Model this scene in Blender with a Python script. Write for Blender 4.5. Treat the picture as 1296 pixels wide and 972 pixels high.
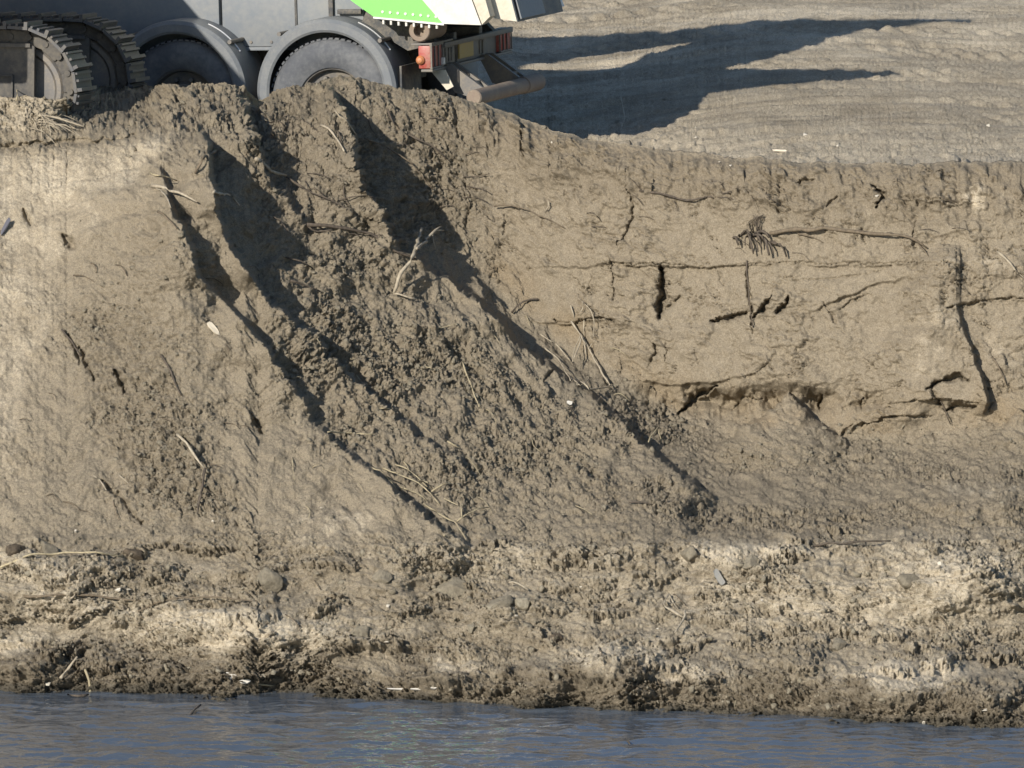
import bpy, bmesh, math, random
import numpy as np
R = math.radians
rng = np.random.default_rng(7)
random.seed(7)
scene = bpy.context.scene
for o in list(bpy.data.objects):
    bpy.data.objects.remove(o)

# ------------------------------------------------------------------ camera
FPX = 11248.0            # focal length in photo pixels (1296 wide)
PITCH = R(8.2)
DIST = 64.0              # camera to the waterline
HCAM = (DIST + 0.8) * math.tan(PITCH + math.atan(404 / FPX))
cam = bpy.data.cameras.new('camera')
cam.sensor_width = 36.0
cam.lens = 36.0 * FPX / 1296.0
cam.clip_start = 1.0
cam.clip_end = 3000.0
camo = bpy.data.objects.new('camera', cam)
scene.collection.objects.link(camo)
camo.location = (0, -DIST, HCAM)
camo.rotation_euler = (R(90) - PITCH, 0, 0)
scene.camera = camo

# ------------------------------------------------------------------ light
SUN_AZ = R(58)           # direction the light travels, from +x towards +y
SUN_EL = R(25)
world = bpy.data.worlds.new('World')
scene.world = world
world.use_nodes = True
wn = world.node_tree
sky = wn.nodes.new('ShaderNodeTexSky')
sky.sky_type = 'NISHITA'
sky.sun_disc = False
sky.sun_elevation = SUN_EL
sky.ozone_density = 3.0
sky.dust_density = 0.5
# direction TO the sun is (-cos az, -sin az)
sx, sy = -math.cos(SUN_AZ), -math.sin(SUN_AZ)
sky.sun_rotation = math.atan2(sx, sy)
bg = wn.nodes['Background']
bg.inputs['Strength'].default_value = 0.11
wn.links.new(sky.outputs['Color'], bg.inputs['Color'])
sun = bpy.data.lights.new('sun', 'SUN')
sun.energy = 5.0
sun.angle = R(0.5)
sun.color = (1.0, 0.94, 0.85)
suno = bpy.data.objects.new('sun', sun)
scene.collection.objects.link(suno)
# lamp -Z is the light direction L
import mathutils
Lv = mathutils.Vector((math.cos(SUN_EL) * math.cos(SUN_AZ), math.cos(SUN_EL) * math.sin(SUN_AZ), -math.sin(SUN_EL)))
suno.rotation_euler = Lv.to_track_quat('-Z', 'Y').to_euler()
suno.location = (-20, -40, 40)
scene.view_settings.view_transform = 'Standard'
scene.view_settings.look = 'None'
scene.view_settings.gamma = 1.0
scene.view_settings.exposure = 0.36
scene.render.resolution_x = 1024
scene.render.resolution_y = 768

# ------------------------------------------------------------------ helpers
def at(px, py, Y):
    """point at depth Y seen at photo pixel px,py (numpy friendly)"""
    a = (np.asarray(px) - 648.0) / FPX
    b = -(np.asarray(py) - 486.0) / FPX
    dy = math.cos(PITCH) + b * math.sin(PITCH)
    dz = -math.sin(PITCH) + b * math.cos(PITCH)
    t = (np.asarray(Y) + DIST) / dy
    return np.stack(np.broadcast_arrays(a * t, np.asarray(Y, float), HCAM + dz * t), -1)

def col_of():
    return scene.collection.objects

def tag(o, label=None, cat=None, group=None, kind=None):
    if label: o['label'] = label
    if cat: o['category'] = cat
    if group: o['group'] = group
    if kind: o['kind'] = kind
    return o

def empty(name, loc, rot=(0, 0, 0)):
    o = bpy.data.objects.new(name, None)
    col_of().link(o)
    o.location = loc
    o.rotation_euler = rot
    o.empty_display_size = 0.2
    return o

def mesh_obj(name, verts, faces, m, parent=None, smooth=False):
    me = bpy.data.meshes.new(name)
    me.from_pydata([tuple(map(float, v)) for v in verts], [], faces)
    me.update()
    if smooth:
        me.polygons.foreach_set('use_smooth', [True] * len(me.polygons))
    me.materials.append(m)
    o = bpy.data.objects.new(name, me)
    col_of().link(o)
    if parent: o.parent = parent
    return o

class MB:
    """collects shapes into one bmesh"""
    def __init__(self): self.bm = bmesh.new()
    def box(self, lo, hi, rot=None, piv=None, bevel=0.0):
        c = [(lo[i] + hi[i]) / 2 for i in range(3)]
        s = [hi[i] - lo[i] for i in range(3)]
        M = mathutils.Matrix.Translation(c) @ mathutils.Matrix.Diagonal((*s, 1))
        if rot is not None:
            p = mathutils.Vector(piv or c)
            M = mathutils.Matrix.Translation(p) @ rot.to_4x4() @ mathutils.Matrix.Translation(-p) @ M
        g = bmesh.ops.create_cube(self.bm, size=1.0, matrix=M)
        if bevel > 0:
            es = list({e for v in g['verts'] for e in v.link_edges})
            bmesh.ops.bevel(self.bm, geom=es, offset=bevel, segments=2, affect='EDGES', profile=0.6)
        return self
    def prism(self, poly, y0, y1):
        """poly of (x,z) extruded along y"""
        a = [self.bm.verts.new((x, y0, z)) for x, z in poly]
        b = [self.bm.verts.new((x, y1, z)) for x, z in poly]
        n = len(poly)
        self.bm.faces.new(a); self.bm.faces.new(b[::-1])
        for i in range(n):
            self.bm.faces.new((a[i], b[i], b[(i + 1) % n], a[(i + 1) % n]))
        return self
    def tube(self, p0, p1, r0, r1=None, n=16, caps=True):
        r1 = r0 if r1 is None else r1
        p0 = mathutils.Vector(p0); p1 = mathutils.Vector(p1)
        q = (p1 - p0).to_track_quat('Z', 'Y')
        A = []; B = []
        for i in range(n):
            t = 2 * math.pi * i / n
            d = q @ mathutils.Vector((math.cos(t), math.sin(t), 0))
            A.append(self.bm.verts.new(p0 + d * r0)); B.append(self.bm.verts.new(p1 + d * r1))
        for i in range(n):
            self.bm.faces.new((A[i], A[(i + 1) % n], B[(i + 1) % n], B[i]))
        if caps:
            self.bm.faces.new(A[::-1]); self.bm.faces.new(B)
        return self
    def lathe(self, prof, c, n=64, closed=False):
        """prof of (y, r) revolved about the y axis through c"""
        rings = []
        for y, r in prof:
            rings.append([self.bm.verts.new((c[0] + r * math.cos(2 * math.pi * i / n), c[1] + y, c[2] + r * math.sin(2 * math.pi * i / n))) for i in range(n)])
        m = len(rings)
        for k in range(m if closed else m - 1):
            a, b = rings[k], rings[(k + 1) % m]
            for i in range(n):
                self.bm.faces.new((a[i], a[(i + 1) % n], b[(i + 1) % n], b[i]))
        return self
    def build(self, name, m, parent=None, smooth=None):
        bmesh.ops.recalc_face_normals(self.bm, faces=self.bm.faces)
        me = bpy.data.meshes.new(name)
        self.bm.to_mesh(me); self.bm.free()
        me.materials.append(m)
        if smooth:
            me.polygons.foreach_set('use_smooth', [True] * len(me.polygons))
            try: me.set_sharp_from_angle(angle=smooth)
            except Exception: pass
        o = bpy.data.objects.new(name, me)
        col_of().link(o)
        if parent: o.parent = parent
        return o

# ------------------------------------------------------------------ materials
def mat(name):
    m = bpy.data.materials.new(name); m.use_nodes = True
    return m, m.node_tree, m.node_tree.nodes['Principled BSDF']

def N(nt, typ, **kw):
    n = nt.nodes.new(typ)
    for k, v in kw.items():
        if k in n.inputs: n.inputs[k].default_value = v
        else: setattr(n, k, v)
    return n

def mixcol(nt, fac, a, b):
    n = nt.nodes.new('ShaderNodeMix'); n.data_type = 'RGBA'
    for sock, val in ((n.inputs[0], fac), (n.inputs[6], a), (n.inputs[7], b)):
        if hasattr(val, 'is_output'): nt.links.new(val, sock)
        elif isinstance(val, (int, float)): sock.default_value = val
        else: sock.default_value = (*val, 1)
    return n.outputs[2]

def ramp(nt, src, a, b):
    n = nt.nodes.new('ShaderNodeMapRange'); n.interpolation_type = 'SMOOTHSTEP'
    n.inputs['From Min'].default_value = a; n.inputs['From Max'].default_value = b
    nt.links.new(src, n.inputs['Value'])
    return n.outputs['Result']

def math_node(nt, op, a, b=None):
    n = nt.nodes.new('ShaderNodeMath'); n.operation = op
    for i, v in enumerate((a, b)):
        if v is None: continue
        if hasattr(v, 'is_output'): nt.links.new(v, n.inputs[i])
        else: n.inputs[i].default_value = v
    return n.outputs[0]

def noise_tex(nt, scale, detail=6, rough=0.6, coord='Object', mscale=None):
    tc = nt.nodes.new('ShaderNodeTexCoord')
    mp = nt.nodes.new('ShaderNodeMapping')
    if mscale: mp.inputs['Scale'].default_value = mscale
    nt.links.new(tc.outputs[coord], mp.inputs['Vector'])
    n = nt.nodes.new('ShaderNodeTexNoise')
    n.inputs['Scale'].default_value = scale; n.inputs['Detail'].default_value = detail
    n.inputs['Roughness'].default_value = rough
    nt.links.new(mp.outputs['Vector'], n.inputs['Vector'])
    return n.outputs['Fac']

def bump(nt, bsdf, h, dist, strength=1.0):
    b = nt.nodes.new('ShaderNodeBump')
    b.inputs['Distance'].default_value = dist; b.inputs['Strength'].default_value = strength
    nt.links.new(h, b.inputs['Height']); nt.links.new(b.outputs['Normal'], bsdf.inputs['Normal'])

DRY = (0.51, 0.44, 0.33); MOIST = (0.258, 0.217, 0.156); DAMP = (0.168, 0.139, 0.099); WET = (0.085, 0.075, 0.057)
RUST = (0.19, 0.148, 0.095)

def soil_material():
    m, nt, b = mat('soil')
    def attr(n):
        a = nt.nodes.new('ShaderNodeAttribute'); a.attribute_name = n
        return a.outputs['Fac']
    n1 = noise_tex(nt, 2.3, 8, 0.65)
    n2 = noise_tex(nt, 22.0, 6, 0.7)
    n3 = noise_tex(nt, 90.0, 5, 0.7)
    damp = math_node(nt, 'ADD', attr('damp'), math_node(nt, 'MULTIPLY', math_node(nt, 'SUBTRACT', n2, 0.5), 0.9))
    c = mixcol(nt, ramp(nt, damp, 0.1, 0.9), MOIST, DAMP)
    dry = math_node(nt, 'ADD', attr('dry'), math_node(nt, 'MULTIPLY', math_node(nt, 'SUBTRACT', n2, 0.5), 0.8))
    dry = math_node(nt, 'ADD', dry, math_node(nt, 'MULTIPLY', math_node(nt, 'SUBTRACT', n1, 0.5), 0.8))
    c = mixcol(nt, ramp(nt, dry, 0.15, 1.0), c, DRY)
    c = mixcol(nt, math_node(nt, 'MULTIPLY', attr('rust'), ramp(nt, n1, 0.35, 0.65)), c, RUST)
    wet = math_node(nt, 'ADD', attr('wet'), math_node(nt, 'MULTIPLY', math_node(nt, 'SUBTRACT', n2, 0.5), 0.5))
    c = mixcol(nt, ramp(nt, wet, 0.25, 0.9), c, WET)
    # grain: light quartz and dark grit
    g = nt.nodes.new('ShaderNodeMix'); g.data_type = 'RGBA'; g.blend_type = 'OVERLAY'
    g.inputs[0].default_value = 0.4
    nt.links.new(c, g.inputs[6])
    cr = nt.nodes.new('ShaderNodeCombineColor')
    gv = ramp(nt, n3, 0.2, 0.8)
    for i in range(3): nt.links.new(gv, cr.inputs[i])
    nt.links.new(cr.outputs[0], g.inputs[7])
    nt.links.new(g.outputs[2], b.inputs['Base Color'])
    b.inputs['Roughness'].default_value = 0.95
    b.inputs['Specular IOR Level'].default_value = 0.15
    nf = noise_tex(nt, 45.0, 8, 0.75)
    bump(nt, b, math_node(nt, 'MULTIPLY', math_node(nt, 'ADD', nf, math_node(nt, 'MULTIPLY', n3, 0.4)), attr('grain')), 0.022, 0.9)
    return m
SOIL = soil_material()

def clod_material(name, col, col2):
    m, nt, b = mat(name)
    n = noise_tex(nt, 30, 6, 0.7)
    c = mixcol(nt, ramp(nt, math_node(nt, 'ADD', math_node(nt, 'MULTIPLY', n, .6), math_node(nt, 'MULTIPLY', noise_tex(nt, 7, 4, .6), .4)), 0.35, 0.62), col, col2)
    nt.links.new(c, b.inputs['Base Color'])
    b.inputs['Roughness'].default_value = 0.95; b.inputs['Specular IOR Level'].default_value = 0.15
    bump(nt, b, noise_tex(nt, 42, 8, 0.75), 0.03)
    return m
CLOD = clod_material('clod_soil', (0.30, 0.262, 0.192), (0.21, 0.182, 0.134))
CLOD_PALE = clod_material('pale_clod_soil', (0.34, 0.30, 0.225), (0.24, 0.21, 0.152))
CLOD_DARK = clod_material('dark_clod_soil', (0.155, 0.122, 0.086), (0.085, 0.068, 0.05))

def simple(name, col, rough=0.6, metal=0.0, dust=0.35, dustcol=(0.30, 0.25, 0.18), nscale=6.0, bmp=0.0):
    """painted or bare surface with dust lying over it in patches"""
    m, nt, b = mat(name)
    n = noise_tex(nt, nscale, 8, 0.65)
    n2 = noise_tex(nt, nscale * 9, 4, 0.6)
    f = math_node(nt, 'MULTIPLY', ramp(nt, math_node(nt, 'ADD', math_node(nt, 'MULTIPLY', n, 0.7), math_node(nt, 'MULTIPLY', n2, 0.3)), 0.38, 0.68), dust)
    nt.links.new(mixcol(nt, f, col, dustcol), b.inputs['Base Color'])
    rr = nt.nodes.new('ShaderNodeMapRange')
    rr.inputs['To Min'].default_value = rough; rr.inputs['To Max'].default_value = min(1, rough + 0.3)
    nt.links.new(n, rr.inputs['Value']); nt.links.new(rr.outputs[0], b.inputs['Roughness'])
    b.inputs['Metallic'].default_value = metal
    if bmp: bump(nt, b, n2, bmp)
    return m
M_GREEN = simple('green_paint', (0.16, 0.58, 0.10), 0.35, 0, 0.10)
M_WHITE = simple('white_paint', (0.60, 0.58, 0.53), 0.45, 0, 0.35)
M_BEIGE = simple('dusty_white_paint', (0.55, 0.50, 0.40), 0.6, 0, 0.5)
M_CHASSIS = simple('chassis_paint', (0.03, 0.033, 0.036), 0.5, 0, 0.5)
M_GREY = simple('grey_panel_paint', (0.135, 0.15, 0.165), 0.5, 0.1, 0.6, (.24, .235, .215), 2.5)
M_FENDER = simple('dusty_grey_plastic', (0.12, 0.13, 0.14), 0.5, 0, 0.5, (.235, .23, .21))
M_RUBBER = simple('dusty_rubber', (0.07, 0.075, 0.085), 0.7, 0, 0.6, (0.2, 0.2, 0.195), 3.0)
M_STEEL = simple('worn_steel', (0.13, 0.125, 0.12), 0.5, 0.5, 0.55)
M_TRACK = simple('track_steel', (0.07, 0.072, 0.078), 0.5, 0.4, 0.5, (0.20, 0.17, 0.12), 9)
M_MUDSTEEL = simple('mud_caked_steel', (0.06, 0.058, 0.056), 0.8, 0, 0.6, (0.19, 0.165, 0.125), 4)
M_REDLAMP = simple('red_lamp_plastic', (0.30, 0.035, 0.025), 0.3, 0, 0.55)
M_ORANGE = simple('orange_lamp_plastic', (0.5, 0.15, 0.04), 0.4, 0, 0.5)
M_ALU = simple('bright_aluminium', (0.5, 0.5, 0.5), 0.35, 0.8, 0.2)
M_YELLOW = simple('yellowed_plate', (0.34, 0.24, 0.06), 0.5, 0, 0.5)
M_RUST = simple('rusty_pipe', (0.20, 0.15, 0.115), 0.7, 0.1, 0.6)
M_EXBODY = simple('excavator_paint', (0.50, 0.30, 0.04), 0.45, 0, 0.3)

def wood(name, a, b_):
    m, nt, b = mat(name)
    n = noise_tex(nt, 40, 5, 0.6, mscale=(1, 1, 0.3))
    nt.links.new(mixcol(nt, ramp(nt, n, 0.3, 0.7), a, b_), b.inputs['Base Color'])
    b.inputs['Roughness'].default_value = 0.85
    bump(nt, b, n, 0.004)
    return m
W_DARK = wood('dark_root', (0.045, 0.035, 0.025), (0.09, 0.07, 0.05))
W_BROWN = wood('brown_twig', (0.15, 0.115, 0.075), (0.09, 0.07, 0.045))
W_PALE = wood('pale_wood', (0.36, 0.31, 0.225), (0.24, 0.20, 0.145))
W_STRAW = wood('straw', (0.38, 0.32, 0.20), (0.24, 0.20, 0.125))
M_LITTER = simple('white_litter', (0.5, 0.48, 0.43), 0.7, 0, 0.5)
M_PEBBLE = simple('pale_pebble', (0.5, 0.46, 0.38), 0.7, 0, 0.4)
M_WOODCHIP = simple('pale_wood_chip', (0.60, 0.53, 0.41), 0.7, 0, 0.3)

# ------------------------------------------------------------------ noise
_perm = np.random.default_rng(3).permutation(4096)
_ang = np.random.default_rng(4).random(4096) * 2 * np.pi
_gx, _gy = np.cos(_ang), np.sin(_ang)
def _hash(ix, iy, seed):
    return _perm[(_perm[(ix + seed * 131) & 4095] + iy * 7 + seed * 57) & 4095]
def perlin(x, y, seed=0):
    ix = np.floor(x).astype(np.int64); iy = np.floor(y).astype(np.int64)
    fx = x - ix; fy = y - iy
    u = fx * fx * fx * (fx * (fx * 6 - 15) + 10); v = fy * fy * fy * (fy * (fy * 6 - 15) + 10)
    def g(i, j):
        h = _hash(ix + i, iy + j, seed)
        return _gx[h] * (fx - i) + _gy[h] * (fy - j)
    a = g(0, 0); b = g(1, 0); c = g(0, 1); d = g(1, 1)
    return 1.5 * ((a + (b - a) * u) * (1 - v) + (c + (d - c) * u) * v)
def fbm(x, y, octs=5, seed=0, gain=0.5, lac=2.03):
    s = 0; a = 1.0; t = 0
    for o in range(octs):
        s = s + a * perlin(x, y, seed + o); t += a
        x = x * lac + 17.3; y = y * lac - 9.1; a *= gain
    return s / t
def worley(x, y, seed=0, jit=0.9):
    """F1, F2, cell id value"""
    ix = np.floor(x).astype(np.int64); iy = np.floor(y).astype(np.int64)
    f1 = np.full(x.shape, 9.0); f2 = np.full(x.shape, 9.0); cid = np.zeros(x.shape)
    for i in (-1, 0, 1):
        for j in (-1, 0, 1):
            h = _hash(ix + i, iy + j, seed); h2 = _hash(ix + i, iy + j, seed + 11)
            cx = ix + i + 0.5 + jit * (h / 4096 - 0.5); cy = iy + j + 0.5 + jit * (h2 / 4096 - 0.5)
            d = np.hypot(x - cx, y - cy)
            c = _hash(ix + i, iy + j, seed + 23) / 4096
            m = d < f1
            f2 = np.where(m, f1, np.minimum(f2, d)); cid = np.where(m, c, cid); f1 = np.where(m, d, f1)
    return f1, f2, cid
def sm(a, b, x):
    t = np.clip((x - a) / (b - a), 0, 1)
    return t * t * (3 - 2 * t)
def blur(a, r, axis):
    """three box passes"""
    for _ in range(3):
        pad = [(0, 0), (0, 0)]; pad[axis] = (r + 1, r)
        c = np.cumsum(np.pad(a, pad, mode='edge'), axis=axis)
        n = 2 * r + 1
        if axis == 0: a = (c[n:] - c[:-n]) / n
        else: a = (c[:, n:] - c[:, :-n]) / n
    return a

# ------------------------------------------------------------------ terrain
STEP = 1.28
uu = np.concatenate([-280 - np.cumsum(1.3 ** np.arange(1, 26) * 3)[::-1], np.arange(-280, 1640, STEP), 1640 + np.cumsum(1.3 ** np.arange(1, 26) * 3)])
NU = len(uu)
# columns: px, then (py, Y) of: crest, k1, k2, k3, slope foot, shore middle ; waterline py
COLS = [
 (-400,[(122,6.3),(150,6.15),(185,5.9),(260,5.4),(690,2.6),(775,2.0)], 866),
 (0,[(122,6.25),(150,6.1),(183,5.85),(255,5.35),(690,2.6),(770,2.0)], 868),
 (85,[(124,6.25),(150,6.1),(180,5.85),(255,5.3),(690,2.6),(770,2.0)], 868),
 (112,[(108,9.0),(156,6.35),(174,5.85),(255,5.25),(690,2.6),(770,2.0)], 868),
 (180,[(106,9.0),(156,6.4),(168,5.85),(245,5.15),(690,2.6),(770,2.0)], 869),
 (215,[(104,7.5),(132,6.9),(162,5.95),(235,5.1),(690,2.6),(770,2.0)], 870),
 (310,[(106,7.5),(132,7.1),(155,6.4),(300,5.3),(690,2.6),(770,2.0)], 872),
 (326,[(126,8.6),(132,7.5),(162,6.6),(300,5.35),(690,2.6),(770,2.0)], 872),
 (360,[(112,7.9),(132,7.4),(162,6.8),(300,5.6),(690,2.6),(770,2.0)], 873),
 (430,[(92,7.9),(116,7.5),(160,7.1),(300,6.1),(690,2.6),(780,2.0)], 876),
 (500,[(108,7.8),(126,7.5),(180,7.15),(310,6.6),(690,2.6),(780,2.0)], 882),
 (560,[(115,7.8),(140,7.4),(300,7.0),(370,6.4),(690,2.6),(790,2.0)], 886),
 (640,[(138,7.7),(160,7.35),(385,6.9),(430,6.2),(690,2.6),(790,2.0)], 890),
 (700,[(166,7.6),(190,7.3),(430,6.8),(480,6.1),(690,2.6),(790,2.0)], 893),
 (800,[(182,7.5),(210,7.2),(500,6.7),(560,5.4),(690,2.6),(790,2.0)], 897),
 (900,[(194,7.5),(220,7.2),(545,6.6),(600,5.2),(690,2.6),(800,2.0)], 899),
 (1000,[(203,7.4),(225,7.15),(555,6.55),(605,5.3),(690,2.6),(800,2.0)], 903),
 (1150,[(206,7.4),(228,7.15),(560,6.55),(610,5.3),(690,2.6),(800,2.0)], 908),
 (1296,[(203,7.4),(226,7.1),(545,6.5),(600,5.3),(690,2.6),(810,2.0)], 922),
 (1700,[(198,7.4),(222,7.0),(540,6.4),(600,5.2),(690,2.6),(815,2.0)], 936),
]
# the cut runs obliquely: towards the right the wall stands nearer to the water
for c in COLS:
    d = float(np.interp(c[0], [640, 700, 800, 900, 1000, 1150, 1300], [0, .25, .55, .85, 1.1, 1.4, 1.6]))
    for k in range(4):
        c[1][k] = (c[1][k][0], c[1][k][1] - d)
    if c[0] >= 800: c[1][3] = (c[1][3][0], c[1][2][1] + (2.6 - c[1][2][1]) * .34)
    wy = float(np.interp(c[0], [0, 700, 1300], [1.45, .85, .45]))
    c[1][5] = (c[1][5][0], 2.6 + (wy - 2.6) * .5)
cpx = np.array([c[0] for c in COLS], float)
def knot(k, j): return np.interp(uu, cpx, [c[1][k][j] for c in COLS])
KN = 6
kpy = [knot(k, 0) for k in range(KN)]; kY = [knot(k, 1) for k in range(KN)]
wl = np.interp(uu, cpx, [c[2] for c in COLS])
n_ = lambda s, f, seed: s * fbm(uu / f, uu * 0 + 3.3, 5, seed, 0.62)
kpy[0] = kpy[0] + (n_(6, 60, 41) + n_(4, 14, 46)) * np.interp(uu, [0, 90, 700, 900], [1, 1, 1, .9])
n2_ = lambda s, f, seed: s * fbm(uu / f, uu * 0 + 3.3, 2, seed, 0.5)
kpy[1] = kpy[1] + n2_(6, 70, 45); kpy[2] = kpy[2] + n2_(6, 90, 43); kpy[3] = kpy[3] + n2_(8, 80, 44)
wl = wl + n_(13, 110, 47) + n_(5, 25, 48)
# waterline: depth where the ray meets z = 0
bw = -(wl - 486) / FPX
Yw = HCAM / (math.sin(PITCH) - bw * math.cos(PITCH)) * (math.cos(PITCH) + bw * math.sin(PITCH)) - DIST

def plane_z(x, Y):
    s = sm(0.3, 2.5, x)
    yy = np.minimum(Y, 26)
    z = 2.865 + 0.24 * s + 0.05 * (yy - 9.7)
    return z + 0.42 * sm(-2.9, -3.6, x) * sm(12, 9, Y)
def ray_plane(u, v):
    lo = np.full(np.broadcast(u, v).shape, 5.0); hi = np.full(lo.shape, 45.0)
    for _ in range(34):
        mid = (lo + hi) / 2
        p = at(u, v, mid)
        below = p[..., 2] < plane_z(p[..., 0], mid)
        hi = np.where(below, mid, hi); lo = np.where(below, lo, mid)
    return (lo + hi) / 2

NP, NH, NL = 250, 26, 760
VTOP = -70.0; VBOT = 1000.0
U = uu[None, :]
# plateau rows
tp = np.linspace(0, 1, NP)[:, None]
Vp = VTOP + (kpy[0][None, :] - VTOP) * tp
Yp = ray_plane(U + 0 * Vp, Vp)
decay = np.interp(uu, [-400, 300, 600, 760, 1000], [2.5, 2.5, 2.5, 10, 16])[None, :]
# hidden rows behind the crest
Yc = kY[0]; 
Pc = at(uu, kpy[0], Yc)
Ye = Yp[-1]
# lower rows
tl = np.linspace(0, 1, NL + 1)[1:, None]
Vl = kpy[0][None, :] + (VBOT - kpy[0][None, :]) * tl
Yl = np.zeros_like(Vl)
for i in range(NU):
    xs = [kpy[k][i] for k in range(KN)] + [wl[i], wl[i] + 160]
    ys = [kY[k][i] for k in range(KN)] + [Yw[i], Yw[i] - 1.3]
    for j in range(1, len(xs)): xs[j] = max(xs[j], xs[j - 1] + 1)
    Yl[:, i] = np.interp(Vl[:, i], xs, ys)
Yl_s = blur(blur(Yl, 9, 0), 13, 1)
w = sm(0, 26, Vl - kpy[0][None, :])
Yl = Yl * (1 - w) + Yl_s * w
Ul = U + 0 * Vl

# --- relief (metres towards the camera, along -Y) in the lower block
rel = np.zeros_like(Vl)
wob = 7 * fbm(Ul / 38, Vl / 38, 5, 61, 0.6)
wob2 = 7 * fbm(Ul / 38, Vl / 38, 5, 67, 0.6)
def polydist(pts, cols=1, wobble=True):
    """nearest distance, signed side (+ = upper right of a line running down-right), interpolated values"""
    best = np.full(Vl.shape, 1e9); side = np.zeros_like(Vl); val = [np.zeros_like(Vl) for _ in range(cols)]
    x = Ul + (wob if wobble else 0); y = Vl + (wob2 if wobble else 0)
    for a, b in zip(pts[:-1], pts[1:]):
        dx, dy = b[0] - a[0], b[1] - a[1]; l2 = dx * dx + dy * dy
        t = np.clip(((x - a[0]) * dx + (y - a[1]) * dy) / l2, 0, 1)
        ex, ey = x - a[0] - t * dx, y - a[1] - t * dy
        d = np.hypot(ex, ey)
        m = d < best
        best = np.where(m, d, best)
        side = np.where(m, np.sign(ex * dy - ey * dx), side)
        for c in range(cols):
            val[c] = np.where(m, a[2 + c] + (b[2 + c] - a[2 + c]) * t, val[c])
    return best, side, val
hmod = np.clip(.95 + .5 * fbm(Ul / 80 + 5, Vl / 80, 3, 63, .45), .6, 1.3)
def scarp(pts, wleft=80, wdrop=7):
    d, s, (h,) = polydist(pts)
    h = h * hmod
    left = np.exp(-d / wleft)
    right = 1 - sm(0, wdrop, d)
    return h * np.where(s < 0, left, right)
scA = scarp([(190,200,0),(198,215,.15),(215,260,.38),(255,355,.40),(300,398,.40),(345,455,.34),(400,540,.28),(450,585,.30),(500,622,.46),(560,668,.42),(602,700,0)], 90)
scA2 = scarp([(252,165,.1),(262,180,.75),(268,240,1.05),(280,300,.95),(330,372,.62),(425,458,.34),(520,545,.22),(600,600,.14),(650,625,0)], 60)
scB = scarp([(302,118,.1),(310,140,.55),(322,175,.65),(338,215,.55),(352,245,.35),(398,300,0)], 50)
scC = scarp([(412,112,.1),(425,128,.65),(440,165,.95),(455,222,1.05),(478,280,1.0),(512,318,.85),(560,352,.85),(610,388,.85),(650,428,.75),(700,468,.4),(745,500,.3),(775,526,.62),(830,577,.72),(880,616,.5),(910,638,0)], 75)
rel += scarp([(222,166,.04),(206,200,.13),(185,238,.11),(140,262,.06),(105,310,.03),(80,380,0)], 70, 22)
rel += scA + scA2 + scB + scC
# buttress and spall on the right of the wall
rel += scarp([(1205,385,0),(1213,405,.12),(1228,440,.16),(1243,480,.20),(1250,508,.22),(1244,528,0)], 60, 5)
rel += scarp([(1206,306,0),(1213,335,.05),(1212,370,.05),(1206,392,0)], 50, 8)
rel += 0.15 * np.exp(-((Ul - (1195 - (Vl - 330) * .25)) / (18 + np.abs(Vl - 310) * .16)) ** 2) * sm(300, 340, Vl) * sm(560, 500, Vl)
# bedding ledges (drawn right to left: the upper side stands proud) and the undercut damp foot
for L_ in ([(1185,330,0),(1120,335,.05),(1000,333,.035),(930,334,.05),(860,337,.06),(780,333,.05),(700,338,.03),(650,335,0)],
           [(800,405,0),(765,404,.05),(715,406,.06),(672,404,.05),(655,404,0)], [(1310,376,.04),(1240,382,.05),(1196,392,0)],
           [(1175,340,0),(1100,362,.05),(1040,385,.05),(1010,400,0)], [(1010,474,0),(960,470,.04),(900,482,.06),(840,484,.06),(795,480,.0)],
           [(1260,256,0),(1215,257,.05),(1145,252,.05),(1120,250,0)], [(1180,520,0),(1120,528,.07),(1070,548,.06),(1050,556,0)], [(970,505,0),(935,508,.08),(905,490,.09),(870,512,.09),(850,522,0)]):
    rel += scarp(L_, 26, 4)
rel -= .20 * np.exp(-((Vl - 508 - 14 * fbm(Ul / 50, Vl / 50, 4, 65)) / 17) ** 2) * sm(785, 830, Ul) * sm(1180, 1080, Ul) * np.clip(.7 + 1.2 * fbm(Ul / 30, Vl / 40, 4, 66), 0, 1.4)
# cone of fallen sand at the foot of the wall
CONES = [(1000, 503, 5.36, .60), (1292, 520, 4.85, .7), (1175, 540, 5.1, .6)]
# shore mounds (px, py, rx, ry, height)
for mx, my, rx, ry, h in [(60,735,120,45,.25),(330,800,130,40,.3),(770,850,70,42,.42),(890,858,60,36,.3),(1140,872,110,42,.5),(1215,735,120,50,.4),(930,708,70,26,.22),
                          (180,860,150,34,.25),(560,862,90,30,.25),(40,850,60,34,.3),(1255,885,60,32,.3),(640,770,70,30,.18),(1000,850,60,40,.25),(440,720,90,40,.12),(1010,735,70,28,.12),(690,865,40,34,.25),(1225,630,80,26,.25)]:
    rel += 1.3 * h * np.exp(-1.4 * ((Ul + wob * 1.5 - mx) ** 2 / rx ** 2 + (Vl + wob2 * 1.5 - my) ** 2 / ry ** 2))
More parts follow.
